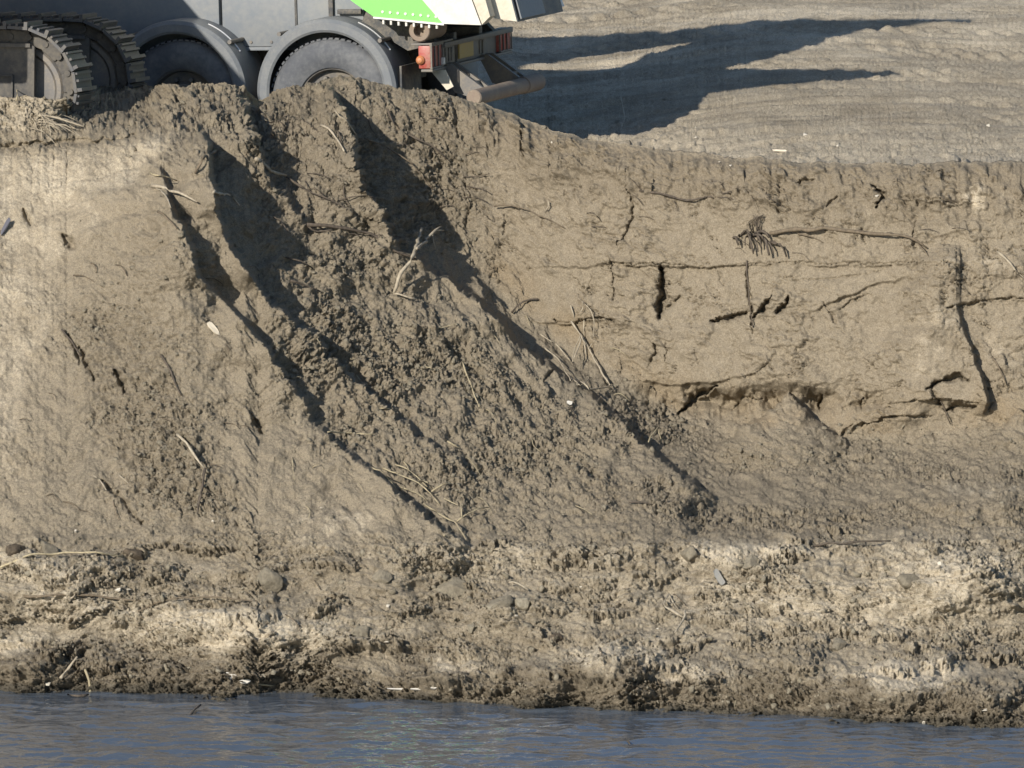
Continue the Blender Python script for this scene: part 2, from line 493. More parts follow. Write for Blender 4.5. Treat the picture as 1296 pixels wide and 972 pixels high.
# cracks and hollows in the wall: (points with half width px, depth)
def crack(pts, hw, dep):
    global rel
    u0 = min(p[0] for p in pts) - 30; u1 = max(p[0] for p in pts) + 30; v0 = min(p[1] for p in pts) - 30; v1 = max(p[1] for p in pts) + 30
    ci = np.where((uu > u0) & (uu < u1))[0]
    a, b = ci[0], ci[-1] + 1
    su, sv = Ul[:, a:b], Vl[:, a:b]
    m = (sv > v0) & (sv < v1)
    x = su + wob[:, a:b] * .7 + 3.5 * fbm(su / 9, sv / 9, 3, 27, .6); y = sv + wob2[:, a:b] * .7 + 3.5 * fbm(su / 9, sv / 9, 3, 28, .6)
    best = np.full(su.shape, 1e9); tt = np.zeros_like(su); n = len(pts) - 1
    for i in range(n):
        p, q = pts[i], pts[i + 1]
        dx, dy = q[0] - p[0], q[1] - p[1]
        t = np.clip(((x - p[0]) * dx + (y - p[1]) * dy) / (dx * dx + dy * dy), 0, 1)
        d = np.hypot(x - p[0] - t * dx, y - p[1] - t * dy)
        k = d < best; best = np.where(k, d, best); tt = np.where(k, (i + t) / n, tt)
    wdt = np.maximum(hw * .85 * (0.25 + 0.75 * np.sin(np.pi * np.clip(tt, .06, .94))) * (1 + 1.5 * fbm(su / 14, sv / 14, 4, 29, .6)), .35)
    rel[:, a:b] -= np.where(m, dep * (.62 if hw < 3 else .9) * np.exp(-(best / wdt) ** 2), 0)
CR = [([(795,238),(803,258),(800,285),(785,310)],2.4,.10),([(776,330),(780,355),(777,380)],2.2,.09),([(838,338),(842,360),(838,380),(834,402)],7,.24),
      ([(862,372),(845,388),(836,396)],3,.1),([(700,404),(735,406),(765,403),(778,407)],2.2,.12),([(945,330),(948,365),(953,400),(954,422)],2,.10),
      ([(902,408),(925,402),(946,398)],4,.16),([(955,402),(972,388),(980,374)],4,.16),([(985,396),(996,388),(999,376)],5,.17),([(858,522),(872,512),(884,498),(908,488)],4,.18),
      ([(925,516),(940,504),(966,505)],2.5,.1),([(820,466),(830,450),(832,436)],2.2,.09),([(843,434),(843,456)],2,.08),([(1175,490),(1195,482),(1215,474),(1225,482)],4,.16),
      ([(1196,520),(1210,515),(1235,514)],4,.14),([(1180,490),(1188,510),(1200,522)],3,.12),([(790,334),(830,334),(870,337)],1.8,.07),([(930,334),(975,333),(1050,333),(1120,334),(1170,332)],1.6,.05),
      ([(1000,355),(1080,350),(1130,338)],1.5,.04),([(1040,382),(1052,395),(1058,410)],2,.07),([(1062,392),(1080,380),(1100,372)],2,.07),([(880,440),(884,462)],1.8,.05),
      ([(960,470),(975,460),(985,476)],2,.06),([(1040,500),(1035,515)],4,.14),([(1095,505),(1092,520)],3,.09),([(1105,235),(1118,248),(1110,262)],4,.14),([(1010,232),(1030,228)],3,.09),
      ([(1090,545),(1120,530),(1180,527)],2,.07),([(1060,555),(1080,540)],2.5,.1),([(1140,250),(1160,252),(1215,256),(1250,256)],1.6,.05),([(1160,278),(1158,300),(1162,320)],1.8,.06),
      ([(1200,392),(1240,382),(1296,378)],3,.1),([(640,270),(636,300)],2,.07),([(685,290),(690,275)],2,.05),([(590,230),(596,260),(588,290)],2,.07),([(660,160),(664,205)],2,.08),
      ([(575,130),(580,170)],2.5,.1),([(610,140),(618,190)],2,.08),([(716,240),(720,262)],2,.06),([(905,340),(915,362)],2,.05),([(750,350),(742,372)],2,.05),
      ([(690,478),(705,465)],3,.1),([(980,262),(992,270)],2.5,.09),([(1046,262),(1060,250)],2.5,.09),([(1090,290),(1096,310)],2.2,.07)]
for c in CR: crack(c[0], c[1] * .85, c[2])
crack([(-60, 188), (30, 184), (110, 180), (170, 172)], 5, .10)
# clod gullies and small scars on the heap
for c in [([(30,265),(36,285)],4,.1),([(80,300),(95,312)],5,.12),([(145,470),(160,495)],5,.14),([(100,440),(120,480)],4,.12),([(320,525),(333,548)],4,.12),([(85,420),(100,460)],3,.1),
          ([(230,550),(240,560)],4,.1),([(130,610),(180,660)],4,.08)]: crack(*c)

# --- region masks (photo pixels as a chart of the ground)
def soft_poly(pts, feather):
    """inside mask of a polygon with soft edge"""
    x, y = Ul + wob * 2, Vl + wob2 * 2
    inside = np.zeros(Vl.shape, bool); n = len(pts); best = np.full(Vl.shape, 1e9)
    for i in range(n):
        x0, y0 = pts[i]; x1, y1 = pts[(i + 1) % n]
        c = ((y0 > y) != (y1 > y)) & (x < (x1 - x0) * (y - y0) / ((y1 - y0) or 1e-9) + x0)
        inside ^= c
        dx, dy = x1 - x0, y1 - y0
        t = np.clip(((x - x0) * dx + (y - y0) * dy) / (dx * dx + dy * dy), 0, 1)
        best = np.minimum(best, np.hypot(x - x0 - t * dx, y - y0 - t * dy))
    return sm(-feather, feather, np.where(inside, best, -best))
k2c = kpy[2][None, :]
m_slide = soft_poly([(330,290),(400,300),(500,330),(600,420),(700,500),(760,590),(800,660),(700,650),(590,680),(480,600),(400,530),(330,420)], 26)
m_slide2 = soft_poly([(95,400),(180,390),(260,560),(300,640),(240,660),(160,610),(110,520)], 22)
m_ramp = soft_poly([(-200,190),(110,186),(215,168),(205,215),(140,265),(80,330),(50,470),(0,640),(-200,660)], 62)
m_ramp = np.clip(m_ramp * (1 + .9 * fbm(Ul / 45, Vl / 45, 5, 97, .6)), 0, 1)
m_crest_lit = soft_poly([(-200,190),(110,185),(214,168),(203,198),(160,235),(70,262),(-40,275),(-200,290)], 16)  # dry pale crest, painted paler still for its sunlit edge
m_wall = sm(560, 640, Ul) * sm(0, 15, k2c - Vl) * sm(0, 10, Vl - kpy[0][None, :])
m_walltop = m_wall * sm(95, 40, Vl - kpy[0][None, :] - 30 * fbm(Ul / 60, Vl / 60, 3, 90))
m_shore = sm(-22, 14, Vl - 690 - 14 * fbm(Ul / 70, Vl / 70, 4, 93) + 30 * sm(900, 1250, Ul))
m_floor = sm(700, 800, Ul) * sm(-10, 12, Vl - k2c) * (1 - m_shore)
m_bank = sm(-62, -22, Vl - wl[None, :] + 60 * fbm(Ul / 55, Vl / 60, 5, 95, .6))
m_lowberm = sm(330, 300, Ul) * sm(170, 160, Vl)
m_rubtop = sm(300, 330, Ul) * sm(640, 560, Ul) * sm(330, 260, Vl)

Yb = Yl - rel
for cu, cv, cy, tn in CONES:                     # cones of fallen sand at the foot of the wall
    ap = at(cu, cv, cy)
    z_ = at(Ul, Vl, Yb)
    dzc = np.maximum(ap[2] - z_[..., 2] + .05 * fbm(Ul / 40, Vl / 40, 4, 77), 0)
    dzc = np.sqrt(dzc ** 2 + .07 ** 2) - .07
    yc = cy - np.sqrt(np.maximum((dzc / tn) ** 2 - ((z_[..., 0] - ap[0])) ** 2, 0)) + 9 * ((dzc / tn) ** 2 < (z_[..., 0] - ap[0]) ** 2)
    Yb = np.minimum(Yb, yc)
PL = at(Ul, Vl, Yb)
# metric chart
SX = PL[..., 0]
_h = (1 - m_wall) * (1 - m_ramp) * (1 - m_shore)
_wt = 1 + 1.2 * m_shore + 1.6 * m_floor + .25 * _h      # lying ground is seen more foreshortened
_wt = blur(blur(_wt, 110, 1), 12, 0)
_dv = np.diff(Vl, axis=0, prepend=Vl[:1])
SS = -(np.cumsum(_wt * _dv, axis=0) + 100) / 150.0   # across and down the slope, metres
# --- fine relief, added along the local smooth normal
f_l = fbm(SX * 1.6, SS * 1.6, 4, 1)
f_m = fbm(SX * 6, SS * 6, 5, 5, 0.55)
f_s = fbm(SX * 22, SS * 22, 4, 9, 0.6)
f_x = fbm(SX * 60, SS * 60, 3, 19, 0.6)
w1, w2, wc = worley(SX * 7 + .5 * f_m, SS * 7 + .5 * f_s, 2)
x1, x2, xc = worley(SX * 20 + .9 * f_s, SS * 22 + .9 * f_m, 4)
y1_, y2_, yc_ = worley(SX * 42 + .5 * f_s, SS * 44, 6)
clodL = np.clip(1 - w1 * 1.5, 0, 1) ** .7 * sm(.45, .8, wc)
clodM = np.clip(1 - x1 * 1.6, 0, 1) ** .6 * sm(.35, .7, xc)
clodS = np.clip(1 - y1_ * 1.6, 0, 1) ** .6 * sm(.3, .6, yc_)
def blocks(fx, fy, seed, wa, wb):
    """broken earth: every cell a tilted facet with a gap round it"""
    p, q = SX * fx + wa, SS * fy + wb
    a1, a2, ac = worley(p, q, seed)
    g = np.clip((a2 - a1) / .16, 0, 1)
    t1 = (ac * 37.7) % 1 - .5; t2 = (ac * 91.3) % 1 - .5
    ph = fbm(p * .8, q * .8, 2, seed + 31)
    return (ac - .5) * 1.0 + .6 * (t1 * (p - np.floor(p) - .5) + t2 * (q - np.floor(q) - .5)) + .3 * ph - .55 * (1 - g)
bl1 = blocks(5.5, 6.5, 301, 1.1 * f_m, 1.1 * f_s + .5 * f_m)
bl2 = blocks(12, 14, 311, 1.0 * f_s, 1.0 * f_m)
bl3 = blocks(27, 29, 321, .9 * f_s, .9 * f_x)
dens = sm(-.25, .35, fbm(SX * 1.3, SS * 1.3, 3, 33))
vert = fbm(SX * 9, SS * 2.2, 5, 71, .6)          # vertical runs on cut faces
hor = fbm(SX * .8 + 3, SS * 14, 4, 73, .55)      # bedding
rough = 0.55 * (1 - m_wall) + 0.15
fine = 0.05 * f_l * (1 - .6 * m_wall) + 0.028 * f_m * rough * 1.6 + 0.008 * f_s * (rough + .25) + 0.003 * f_x
heap = (1 - m_wall) * (1 - m_ramp) * (1 - m_shore)
fine += heap * (0.018 * clodM * dens + 0.009 * clodS * dens + .022 * f_m + .016 * bl1 * dens + .016 * bl2 * (.25 + dens) + .007 * bl3)
fine += m_slide * (0.034 * bl1 * dens ** 2 + 0.020 * bl2 * (.35 + .65 * dens) + 0.012 * bl3 + .022 * clodL * dens ** 2 + 0.012 * clodM * dens + .008 * clodS + 0.042 * f_m + .010 * f_s + .003 * f_x)
fine += m_slide2 * (0.03 * bl2 + 0.010 * bl3 + .012 * clodM + 0.03 * f_m)
g_l = fbm(SX * 1.9, SS * 2.4, 4, 141, .55)
v1, v2, vc = worley(SX * 3.4 + .7 * f_m, SS * 3.8 + .7 * f_s, 8)
clodX = np.clip(1 - v1 * 1.45, 0, 1) ** .55 * sm(.5, .8, vc)
fine += m_shore * (1 - m_bank) * (.13 * g_l + .12 * clodX + .055 * bl1 * dens + .026 * bl2 * (.3 + .7 * dens) + .009 * bl3 + 0.035 * clodL * (.3 + .7 * dens) + 0.014 * clodM + .006 * clodS + .015 * f_m)
fine += m_bank * (.17 * g_l + .13 * clodX + .075 * bl1 + .025 * bl2 + .008 * bl3 + 0.025 * vert)
# cut face: ledges where thin plates of sand have broken away, bedding, short cracks
pl1 = fbm(SX * 3.1, SS * 4.2, 5, 151, .55); pl2 = fbm(SX * 5.5 + 7, SS * 6.5, 5, 157, .55)
ledge = .034 * sm(.0, .045, pl1) + .022 * sm(.10, .125, pl2) + .022 * sm(-.22, -.20, pl1) + .014 * sm(.2, .22, pl2)
ck1 = perlin(SX * 4.2 + .8 * f_m, SS * 2.6 + .5 * f_s, 161); ck2 = perlin(SX * 2.2 + .5 * f_s, SS * 6.0 + .8 * f_m, 163)
ckm = sm(.05, .3, fbm(SX * 2.2, SS * 2.2, 3, 165)); ckm2 = sm(.08, .3, fbm(SX * 2.0 + 9, SS * 2.6, 3, 167))
cracks = .055 * np.exp(-(ck1 / .030) ** 2) * ckm + .04 * np.exp(-(ck2 / .035) ** 2) * ckm2
pits = sm(.22, .42, perlin(SX * 15 + f_m, SS * 11 + f_s, 171)) * sm(-.1, .3, fbm(SX * 2.6, SS * 2.6, 3, 173))
fine += m_wall * (0.014 * vert + 0.005 * hor + 0.020 * f_m + .8 * ledge * sm(-.4, .3, f_l) - .85 * cracks - .014 * pits + .03 * f_l)
spall = sm(.08, .16, f_m + .4 * vert) * m_walltop
fine += m_walltop * (0.022 * vert + .022 * bl2 * dens + .024 * clodL * dens + .02 * f_m) + 0.025 * spall
fine += m_rubtop * (0.035 * vert + .03 * bl1 * dens + .024 * bl2 + .008 * bl3 + 0.035 * f_m - .6 * cracks)
fine += m_lowberm * (0.02 * clodM + .03 * bl2 + .010 * bl3)
fine += m_floor * (.03 * bl1 * dens + .018 * bl2 * dens + .006 * bl3)
fine += m_ramp * (.02 * np.abs(f_m) + .007 * clodS * dens + .012 * clodM * dens + .007 * bl2 + .004 * bl3)
# runnels down the heap
rdx = SX * .8 + SS * .55
fine += heap * .04 * fbm(rdx * 7, (SS - SX * .6) * 1.3, 5, 83, .55)

Ps = at(Ul, Vl, blur(blur(Yb, 24, 0), 24, 1))
du = np.gradient(Ps, axis=1); dv = np.gradient(Ps, axis=0)
nrm = np.cross(dv, du); nrm /= np.linalg.norm(nrm, axis=-1, keepdims=True) + 1e-9
if nrm[300, NU // 2, 1] > 0: nrm = -nrm
nrm = nrm + np.array([0, -1.0, 0]) * (.35 + 1.0 * m_shore + .6 * m_floor + .4 * m_slide)[..., None]
nrm /= np.linalg.norm(nrm, axis=-1, keepdims=True)
fade = sm(0, 8, Vl - kpy[0][None, :])
PL = PL + nrm * (fine * (0.6 + .4 * fade))[..., None]

# --- plateau block
PP = at(U + 0 * Vp, Vp, Yp)
px_, py_ = PP[..., 0], PP[..., 1]
# hidden rows: crest -> down to the plateau -> forward
crest = PL[0]
zb = plane_z(crest[:, 0], crest[:, 1] + 1.1)
mid = np.stack([crest[:, 0], np.minimum(crest[:, 1] + np.clip((crest[:, 2] - zb) * 1.5, .15, 1.3), Ye - .05), 0 * zb], -1)
mid[:, 2] = np.minimum(plane_z(mid[:, 0], mid[:, 1]), crest[:, 2] - .01)
end = PP[-1]
hid = []
for k in range(NH):
    t = k / NH
    if t < .5: q = crest + (mid - crest) * (t / .5)
    else: q = mid + (end - mid) * ((t - .5) / .5)
    hid.append(q)
hid = np.array(hid)[::-1]                         # far -> near
PP2 = np.concatenate([PP, hid], 0)
hx, hy = PP2[..., 0], PP2[..., 1]
g1 = fbm(hx * .7, hy * .7, 4, 101); g2 = fbm(hx * 7, hy * 7, 5, 103, .6); g3 = fbm(hx * 26, hy * 26, 4, 105, .6)
# ruts: long sweeping streaks with lug prints
wx = hx * math.cos(.42) + hy * math.sin(.42); wy = -hx * math.sin(.42) + hy * math.cos(.42)
wy2 = wy + .035 * wx ** 2
ruts = fbm(wx * .35, wy2 * 4.5, 4, 107, .6)
fine_r = fbm(wx * .3, wy2 * 13, 4, 108, .55)
lug = np.sin(wx * 34 + 5 * g1) * sm(.12, .3, fbm(wx * .25, wy2 * 1.6, 2, 111))
rad = np.hypot(hx - 5.6, hy - 15.0)
arc = np.sin(rad * 19 + 2 * g1) * sm(.0, .25, fbm(hx * .5, hy * .5, 2, 113)) * sm(13, 15.5, hy)
rr1, rr2, rrc = worley(hx * 13, hy * 13, 51)
pclod = np.clip(1 - rr1 * 1.7, 0, 1) ** .6 * sm(.72, .9, rrc)
edgeclod = sm(60, 0, (kpy[0][None, :] - np.concatenate([Vp, np.repeat(Vp[-1:], NH, 0)], 0)))
near = sm(30, 22, hy)
dz = (.05 * g1 + .006 * g2 + .0015 * g3 + .06 * ruts + .024 * fine_r + .016 * lug + .010 * arc + .032 * pclod * (.3 + edgeclod * .7) + .02 * edgeclod * g2) * near
tail = np.ones(PP2.shape[0]); tail[-4:] = [.75, .5, .25, 0.1]
PP2[..., 2] += dz * tail[:, None]
# rows out to the horizon
top = PP2[0]
ext = []
for Yq in np.concatenate([np.geomspace(24, 60, 14), np.geomspace(75, 1500, 12)])[::-1]:
    f = (Yq + DIST) / (top[:, 1] + DIST)
    q = np.stack([top[:, 0] * f, 0 * f + Yq, 0 * f], -1)
    q[:, 2] = plane_z(q[:, 0], q[:, 1]) + .25 * fbm(q[:, 0] * .12, q[:, 1] * .12, 3, 201)
    ext.append(q)
# rows under the water
bot = PL[-1]
und = []
for k, dd in enumerate([2, 6, 20, 60]):
    q = bot.copy(); q[:, 1] -= dd; q[:, 2] = np.minimum(q[:, 2], 0) - .25 * (k + 1) - .1; und.append(q)
ALL = np.concatenate([np.array(ext), PP2, PL, np.array(und)], 0)
NR = ALL.shape[0]
r0 = len(ext); r1 = r0 + PP2.shape[0]; r2 = r1 + NL
# --- ground states
dry = np.zeros((NR, NU)); damp = np.zeros_like(dry); wet = np.zeros_like(dry); rust = np.zeros_like(dry)
d_l = np.zeros_like(Vl)
brk = np.clip(.55 + 1.1 * fbm(Ul / 26, Vl / 20, 5, 131, .6), 0, 1.3)
for mx, my, rx, ry, h in [(330,800,150,26,1.0),(775,832,62,18,1.2),(875,852,50,14,.9),(1140,858,80,18,1.3),(1215,715,90,28,.9),(940,700,90,14,.9),(1240,620,70,14,.8),(30,720,110,26,.5),
                          (20,815,50,14,.9),(240,795,90,22,.6),(590,845,60,12,.6),(60,770,120,30,.5),(430,660,120,30,.45),(620,710,160,26,.45),(900,760,220,50,.35),(1150,770,200,60,.45),(1240,250,60,22,.55),(1250,340,70,40,.3),(1192,370,26,60,.25),(1180,450,50,50,.3),(1270,440,40,60,.35)]:
    d_l += h * np.exp(-1.2 * ((Ul + wob * 2.5 - mx) ** 2 / rx ** 2 + (Vl + wob2 * 2 - my) ** 2 / ry ** 2))
dry[r1:r2] = .16 * m_crest_lit + .36 * m_ramp + .05 + 1.2 * d_l * brk + .24 * m_shore * (1 - m_bank) + .10 * m_wall * np.clip(hor * 2, 0, 1) * sm(-.1, .4, f_l) + .5 * m_lowberm * sm(100, 80, Ul)
damp[r1:r2] = .12 * m_slide + .2 * m_slide2 + .25 * m_rubtop + .6 * m_wall + .25 * m_wall * sm(.0, .35, -hor) * sm(-.2, .3, f_l) + .3 * m_walltop + .2 * m_floor + .12 * heap + .6 * m_bank
wet[r1:r2] = np.clip(sm(-16, 4, Vl - wl[None, :]) * .75, 0, 1)
rust[r1:r2] = m_wall * (sm(85, 30, k2c - Vl) * .75 + .5 * np.exp(-((Vl - 372 + 10 * f_l) / 12) ** 2) * sm(1150, 1230, Ul))
grain = np.ones_like(dry); grain[r1:r2] = 1 - .72 * m_wall - .45 * m_ramp
pd = sm(-.2, .4, ruts) * .5
dry[r0:r1] = .5 + .4 * sm(-.1, .4, fbm(hx * .6, hy * 1.2, 4, 121)) * sm(12.5, 16, hy) + .2 * edgeclod
damp[r0:r1] = pd * .7 + .2 * sm(16, 11, hy)
dry[:r0] = .9

def grid_mesh(name, A, m, attrs=None):
    nr, nc = A.shape[:2]
    me = bpy.data.meshes.new(name)
    me.vertices.add(nr * nc)
    me.vertices.foreach_set('co', A.reshape(-1).astype(np.float32))
    idx = np.arange(nr * nc).reshape(nr, nc)
    q = np.stack([idx[:-1, :-1], idx[1:, :-1], idx[1:, 1:], idx[:-1, 1:]], -1).reshape(-1, 4)
    nf = len(q)
    me.loops.add(nf * 4); me.polygons.add(nf)
    me.loops.foreach_set('vertex_index', q.reshape(-1).astype(np.int32))
    me.polygons.foreach_set('loop_start', np.arange(0, nf * 4, 4, dtype=np.int32))
    me.polygons.foreach_set('loop_total', np.full(nf, 4, dtype=np.int32))
    me.polygons.foreach_set('use_smooth', np.ones(nf, dtype=bool))
    me.update(calc_edges=True)
    for k, v in (attrs or {}).items():
        a = me.attributes.new(k, 'FLOAT', 'POINT')
        a.data.foreach_set('value', v.reshape(-1).astype(np.float32))
    me.materials.append(m)
    o = bpy.data.objects.new(name, me)
    col_of().link(o)
    return o
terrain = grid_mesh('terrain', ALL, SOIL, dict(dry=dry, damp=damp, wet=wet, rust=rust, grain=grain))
tag(terrain, 'sandy ground of the pit: plateau, cut wall, spoil heap and rough shore', 'ground', kind='structure')

# lookup of the finished surface by photo pixel
def surf(px, py, lift=0.0):
    i = int(np.clip(np.searchsorted(uu, px), 1, NU - 2))
    e = kpy[0][i]
    if py > e:
        j = int(np.clip((py - e) / (VBOT - e) * NL - 1, 0, NL - 1)); p = PL[j, i]
    else:
        j = int(np.clip((py - VTOP) / (e - VTOP) * (NP - 1), 0, NP - 1)); p = PP2[j, i]
    return mathutils.Vector((float(p[0]), float(p[1]) - lift * .75, float(p[2]) + lift * .66))

# ------------------------------------------------------------------ water
def water_material():
    m, nt, b = mat('river_water')
    b.inputs['Base Color'].default_value = (0.062, 0.075, 0.092, 1)
    b.inputs['Roughness'].default_value = 0.04
    b.inputs['IOR'].default_value = 1.8
    n1 = noise_tex(nt, 5.0, 3, 0.5, mscale=(1, 1.6, 1))
    n2 = noise_tex(nt, 16.0, 3, 0.55, mscale=(.8, 1.5, 1))
    bump(nt, b, math_node(nt, 'ADD', n1, math_node(nt, 'MULTIPLY', n2, 0.3)), 0.014, 1.0)
    return m
wxs = np.concatenate([-np.geomspace(7, 900, 30)[::-1], np.linspace(-6.5, 6.5, 700), np.geomspace(7, 900, 30)])
wys = np.concatenate([-np.geomspace(5.2, 60, 20)[::-1], np.linspace(-4.8, 3.4, 520)])
WX, WY = np.meshgrid(wxs, wys)
amp = sm(7, 6, np.abs(WX)) * sm(-5.2, -4.4, WY)
calm = .5 + .5 * sm(.6, -1.2, WY - 1.1)
WZ = amp * calm * 1.0 * (.018 * perlin(WX * 1.5 + .3 * WY, WY * 3.2, 301) + .015 * perlin(WX * 2.6 - .6 * WY, WY * 6.5, 303) + .009 * perlin(WX * 5, WY * 12, 305) + .003 * perlin(WX * 11, WY * 22, 307))
WM = water_material()
water = grid_mesh('water', np.stack([WX, WY, WZ], -1), WM)
tag(water, 'rippled blue grey river water along the muddy bank', 'water', kind='structure')

# ------------------------------------------------------------------ dump truck
TO = at(420, 132, 9.7)
truck = empty('dump_truck', (TO[0], TO[1], TO[2] - 0.54), (R(-2.0), R(-2.2), R(-16)))
tag(truck, 'tipper truck with green and white body, black twin rear wheels behind the sand berm', 'truck')
SA = R(30)

def make_wheel(x, y0):
    w = MB()
    w.lathe([(.03, .30), (.0, .36), (-.008, .43), (.004, .49), (.03, .525), (.06, .54), (.22, .545), (.25, .53), (.28, .50), (.28, .32)], (x, y0, .54), 72)
    w.lathe([(.32, .32), (.32, .50), (.35, .53), (.38, .545), (.54, .54), (.57, .525), (.59, .49), (.59, .32)], (x, y0, .54), 72)
    wh = w.build('wheel', M_RUBBER, truck, SA)
    t = MB()
    for i in range(64):                               # tread blocks
        a = 2 * math.pi * i / 64
        if math.sin(a) < -.6: continue
        for yy in (.065, .13, .185):
            c = (x + .545 * math.cos(a), y0 + yy, .54 + .545 * math.sin(a))
            t.box((c[0] - .017, c[1] - .026, c[2] - .012), (c[0] + .017, c[1] + .026, c[2] + .004), mathutils.Matrix.Rotation(-a + math.pi / 2, 3, 'Y'))
    t.build('tread', M_RUBBER, wh)
    r = MB()
    r.lathe([(.03, .30), (.045, .31), (.05, .285), (.12, .27), (.13, .20), (.08, .17), (.07, .10), (.06, .0)], (x, y0, .54), 48)
    for i in range(10):
        a = 2 * math.pi * i / 10
        r.tube((x + .215 * math.cos(a), y0 + .13, .54 + .215 * math.sin(a)), (x + .215 * math.cos(a), y0 + .07, .54 + .215 * math.sin(a)), .018, n=8)
    r.build('rim', M_STEEL, wh, SA)
    return wh
for xw in (0.0, -1.315):
    make_wheel(xw, 0.03)
    make_wheel(xw, 1.85)

def make_fender(x, yn, yf, cz):
    f = MB()
    ro, ri = .615, .50
    n = 44
    arc = [math.radians(-6 + 192 * i / n) for i in range(n + 1)]
    # flange (faces the camera), tread sheet and inner lip, closed section swept round the arc
    sec = [(yn, ri), (yn - .012, ri + .02), (yn - .012, ro - .035), (yn + .012, ro - .006), (yn + .05, ro), (yf - .03, ro), (yf, ro - .012), (yf, ro - .03), (yn + .05, ro - .022), (yn + .012, ro - .04), (yn + .012, ri)]
    rows = []
    for a in arc:
        drop = 0.0
        rows.append([f.bm.verts.new((x + r * math.cos(a), y, cz + r * math.sin(a))) for y, r in sec])
    m = len(sec)
    for i in range(n):
        for k in range(m):
            f.bm.faces.new((rows[i][k], rows[i][(k + 1) % m], rows[i + 1][(k + 1) % m], rows[i + 1][k]))
    f.bm.faces.new(rows[0]); f.bm.faces.new(rows[-1][::-1])
    fo = f.build('fender', M_FENDER, truck, SA)
    # mounting rods with stays
    for a in (R(42), R(130)):
        b = MB()
        cx, cz2 = x + (ro + .02) * math.cos(a), cz + (ro + .02) * math.sin(a)
        b.tube((cx, yn + .02, cz2), (cx, yf + .12, cz2), .018, n=10)
        b.box((cx - .045, yf + .05, cz2 - .08), (cx + .045, yf + .075, cz2 + .13), mathutils.Matrix.Rotation(-a + math.pi / 2, 3, 'Y'))
        b.prism([(cx - .07, cz2 - .03), (cx + .05, cz2 - .07), (cx + .02, cz2 + .12)], yf + .08, yf + .1)
        b.build('mounting_rod', M_STEEL, fo, SA)
    e = MB()
    for i in range(14):                               # dust-worn strip lying on the shoulder
        a0, a1 = R(33 + i * 2.4), R(33 + (i + 1) * 2.4)
        p = [(x + (ro + .004) * math.cos(a), cz + (ro + .004) * math.sin(a)) for a in (a0, a1)]
        e.tube((p[0][0], yn + .16, p[0][1]), (p[1][0], yn + .16, p[1][1]), .008, n=6, caps=False)
    e.build('edge_strip', M_ALU, fo, SA)
for xf in (-.03, -1.345):
    make_fender(xf, .0, .62, .64)
    make_fender(xf, 1.82, 2.44, .64)

# chassis rails, side panel, cross members
c = MB()
for y in (.78, 1.55): c.box((-5.0, y, .82), (.86, y + .09, 1.08), bevel=.008)
for x in (-4.2, -3.0, -.66, .55): c.box((x, .86, .86), (x + .1, 1.56, 1.04))
c.box((-1.7, .82, .66), (.4, 1.5, .83), bevel=.02)
c.tube((0, .55, .54), (0, 1.9, .54), .11); c.tube((-1.315, .55, .54), (-1.315, 1.9, .54), .11)
c.build('chassis', M_CHASSIS, truck, SA)
p = MB()
p.box((-1.05, .385, 1.0), (.196, .60, 1.426), bevel=.012)
p.box((-3.9, .37, .95), (-1.07, .60, 1.44), bevel=.012)
p.box((-1.06, .36, .97), (-.3, .60, .998), bevel=.004)
pn = p.build('side_panel', M_GREY, truck, SA)
q = MB(); q.box((-.02, .33, 1.27), (.19, .37, 1.31), bevel=.006); q.box((-.10, .345, 1.20), (-.06, .384, 1.42), bevel=.006)
q.build('panel_bracket', M_CHASSIS, pn, SA)
for k, (xa, za, xb, zb) in enumerate([(-.95, .93, -.35, .90), (-.92, .86, -.40, .97)]):
    h = MB(); n_h = 10; last = None
    for i in range(n_h + 1):
        t = i / n_h; q_ = (xa + (xb - xa) * t, .70 + .02 * k, za + (zb - za) * t - .10 * math.sin(math.pi * t))
        if last: h.tube(last, q_, .013, n=8)
        last = q_
    h.build('air_hose', M_RUBBER, truck)
for x in (-.98, -.80, -.62, -.44, .12):
    b = MB(); b.tube((x, .375, 1.04), (x, .388, 1.04), .013, n=8); b.build('bolt', M_STEEL, pn)
b = MB(); b.box((-.405, .372, 1.03), (-.385, .39, 1.42), bevel=.003); b.build('panel_seam', M_CHASSIS, pn)
# mud flap
g = MB(); g.box((.60, .04, .22), (.62, .60, .85), bevel=.004); g.build('mud_flap', M_CHASSIS, truck)

# tipping body
def body_wall(y0, y1, ht=2.86):
    w = MB()
    w.prism([(.20, 1.425), (.42, 1.27), (1.02, 1.205), (.66, 1.62), (.66, ht), (.20, ht)], y0, y1)
    ob = w.build('body_side', M_GREEN, truck)
    w2 = MB()
    w2.prism([(1.02, 1.205), (1.35, 1.19), (1.265, 1.425), (1.22, 1.95), (1.02, 2.12), (1.61, 2.30), (1.98, 2.49), (2.34, 2.69), (1.41, 2.68), (.4, 2.84), (.662, 2.8), (.662, 1.62)] if ht > 2 else [(1.02, 1.205), (1.35, 1.19), (1.265, 1.425), (1.22, 1.78), (.662, 1.78), (.662, 1.62)], y0 - .004, y1 + .004)
    w2.build('body_side_tail', M_WHITE, ob)  # unseen upper fin, its outline shaped to cast the pronged ground shadow
    w3 = MB()
    yy = (.40, .46) if y0 < 1 else (y0, y1)
    w3.prism([(-5.0, 1.47), (.197, 1.43), (.197, ht), (-5.0, ht + .04)], *yy)
    w3.build('body_side_panel', M_WHITE, ob)
    return ob
near_side = body_wall(-.06, .06)
far_side = body_wall(2.36, 2.48, 1.78)
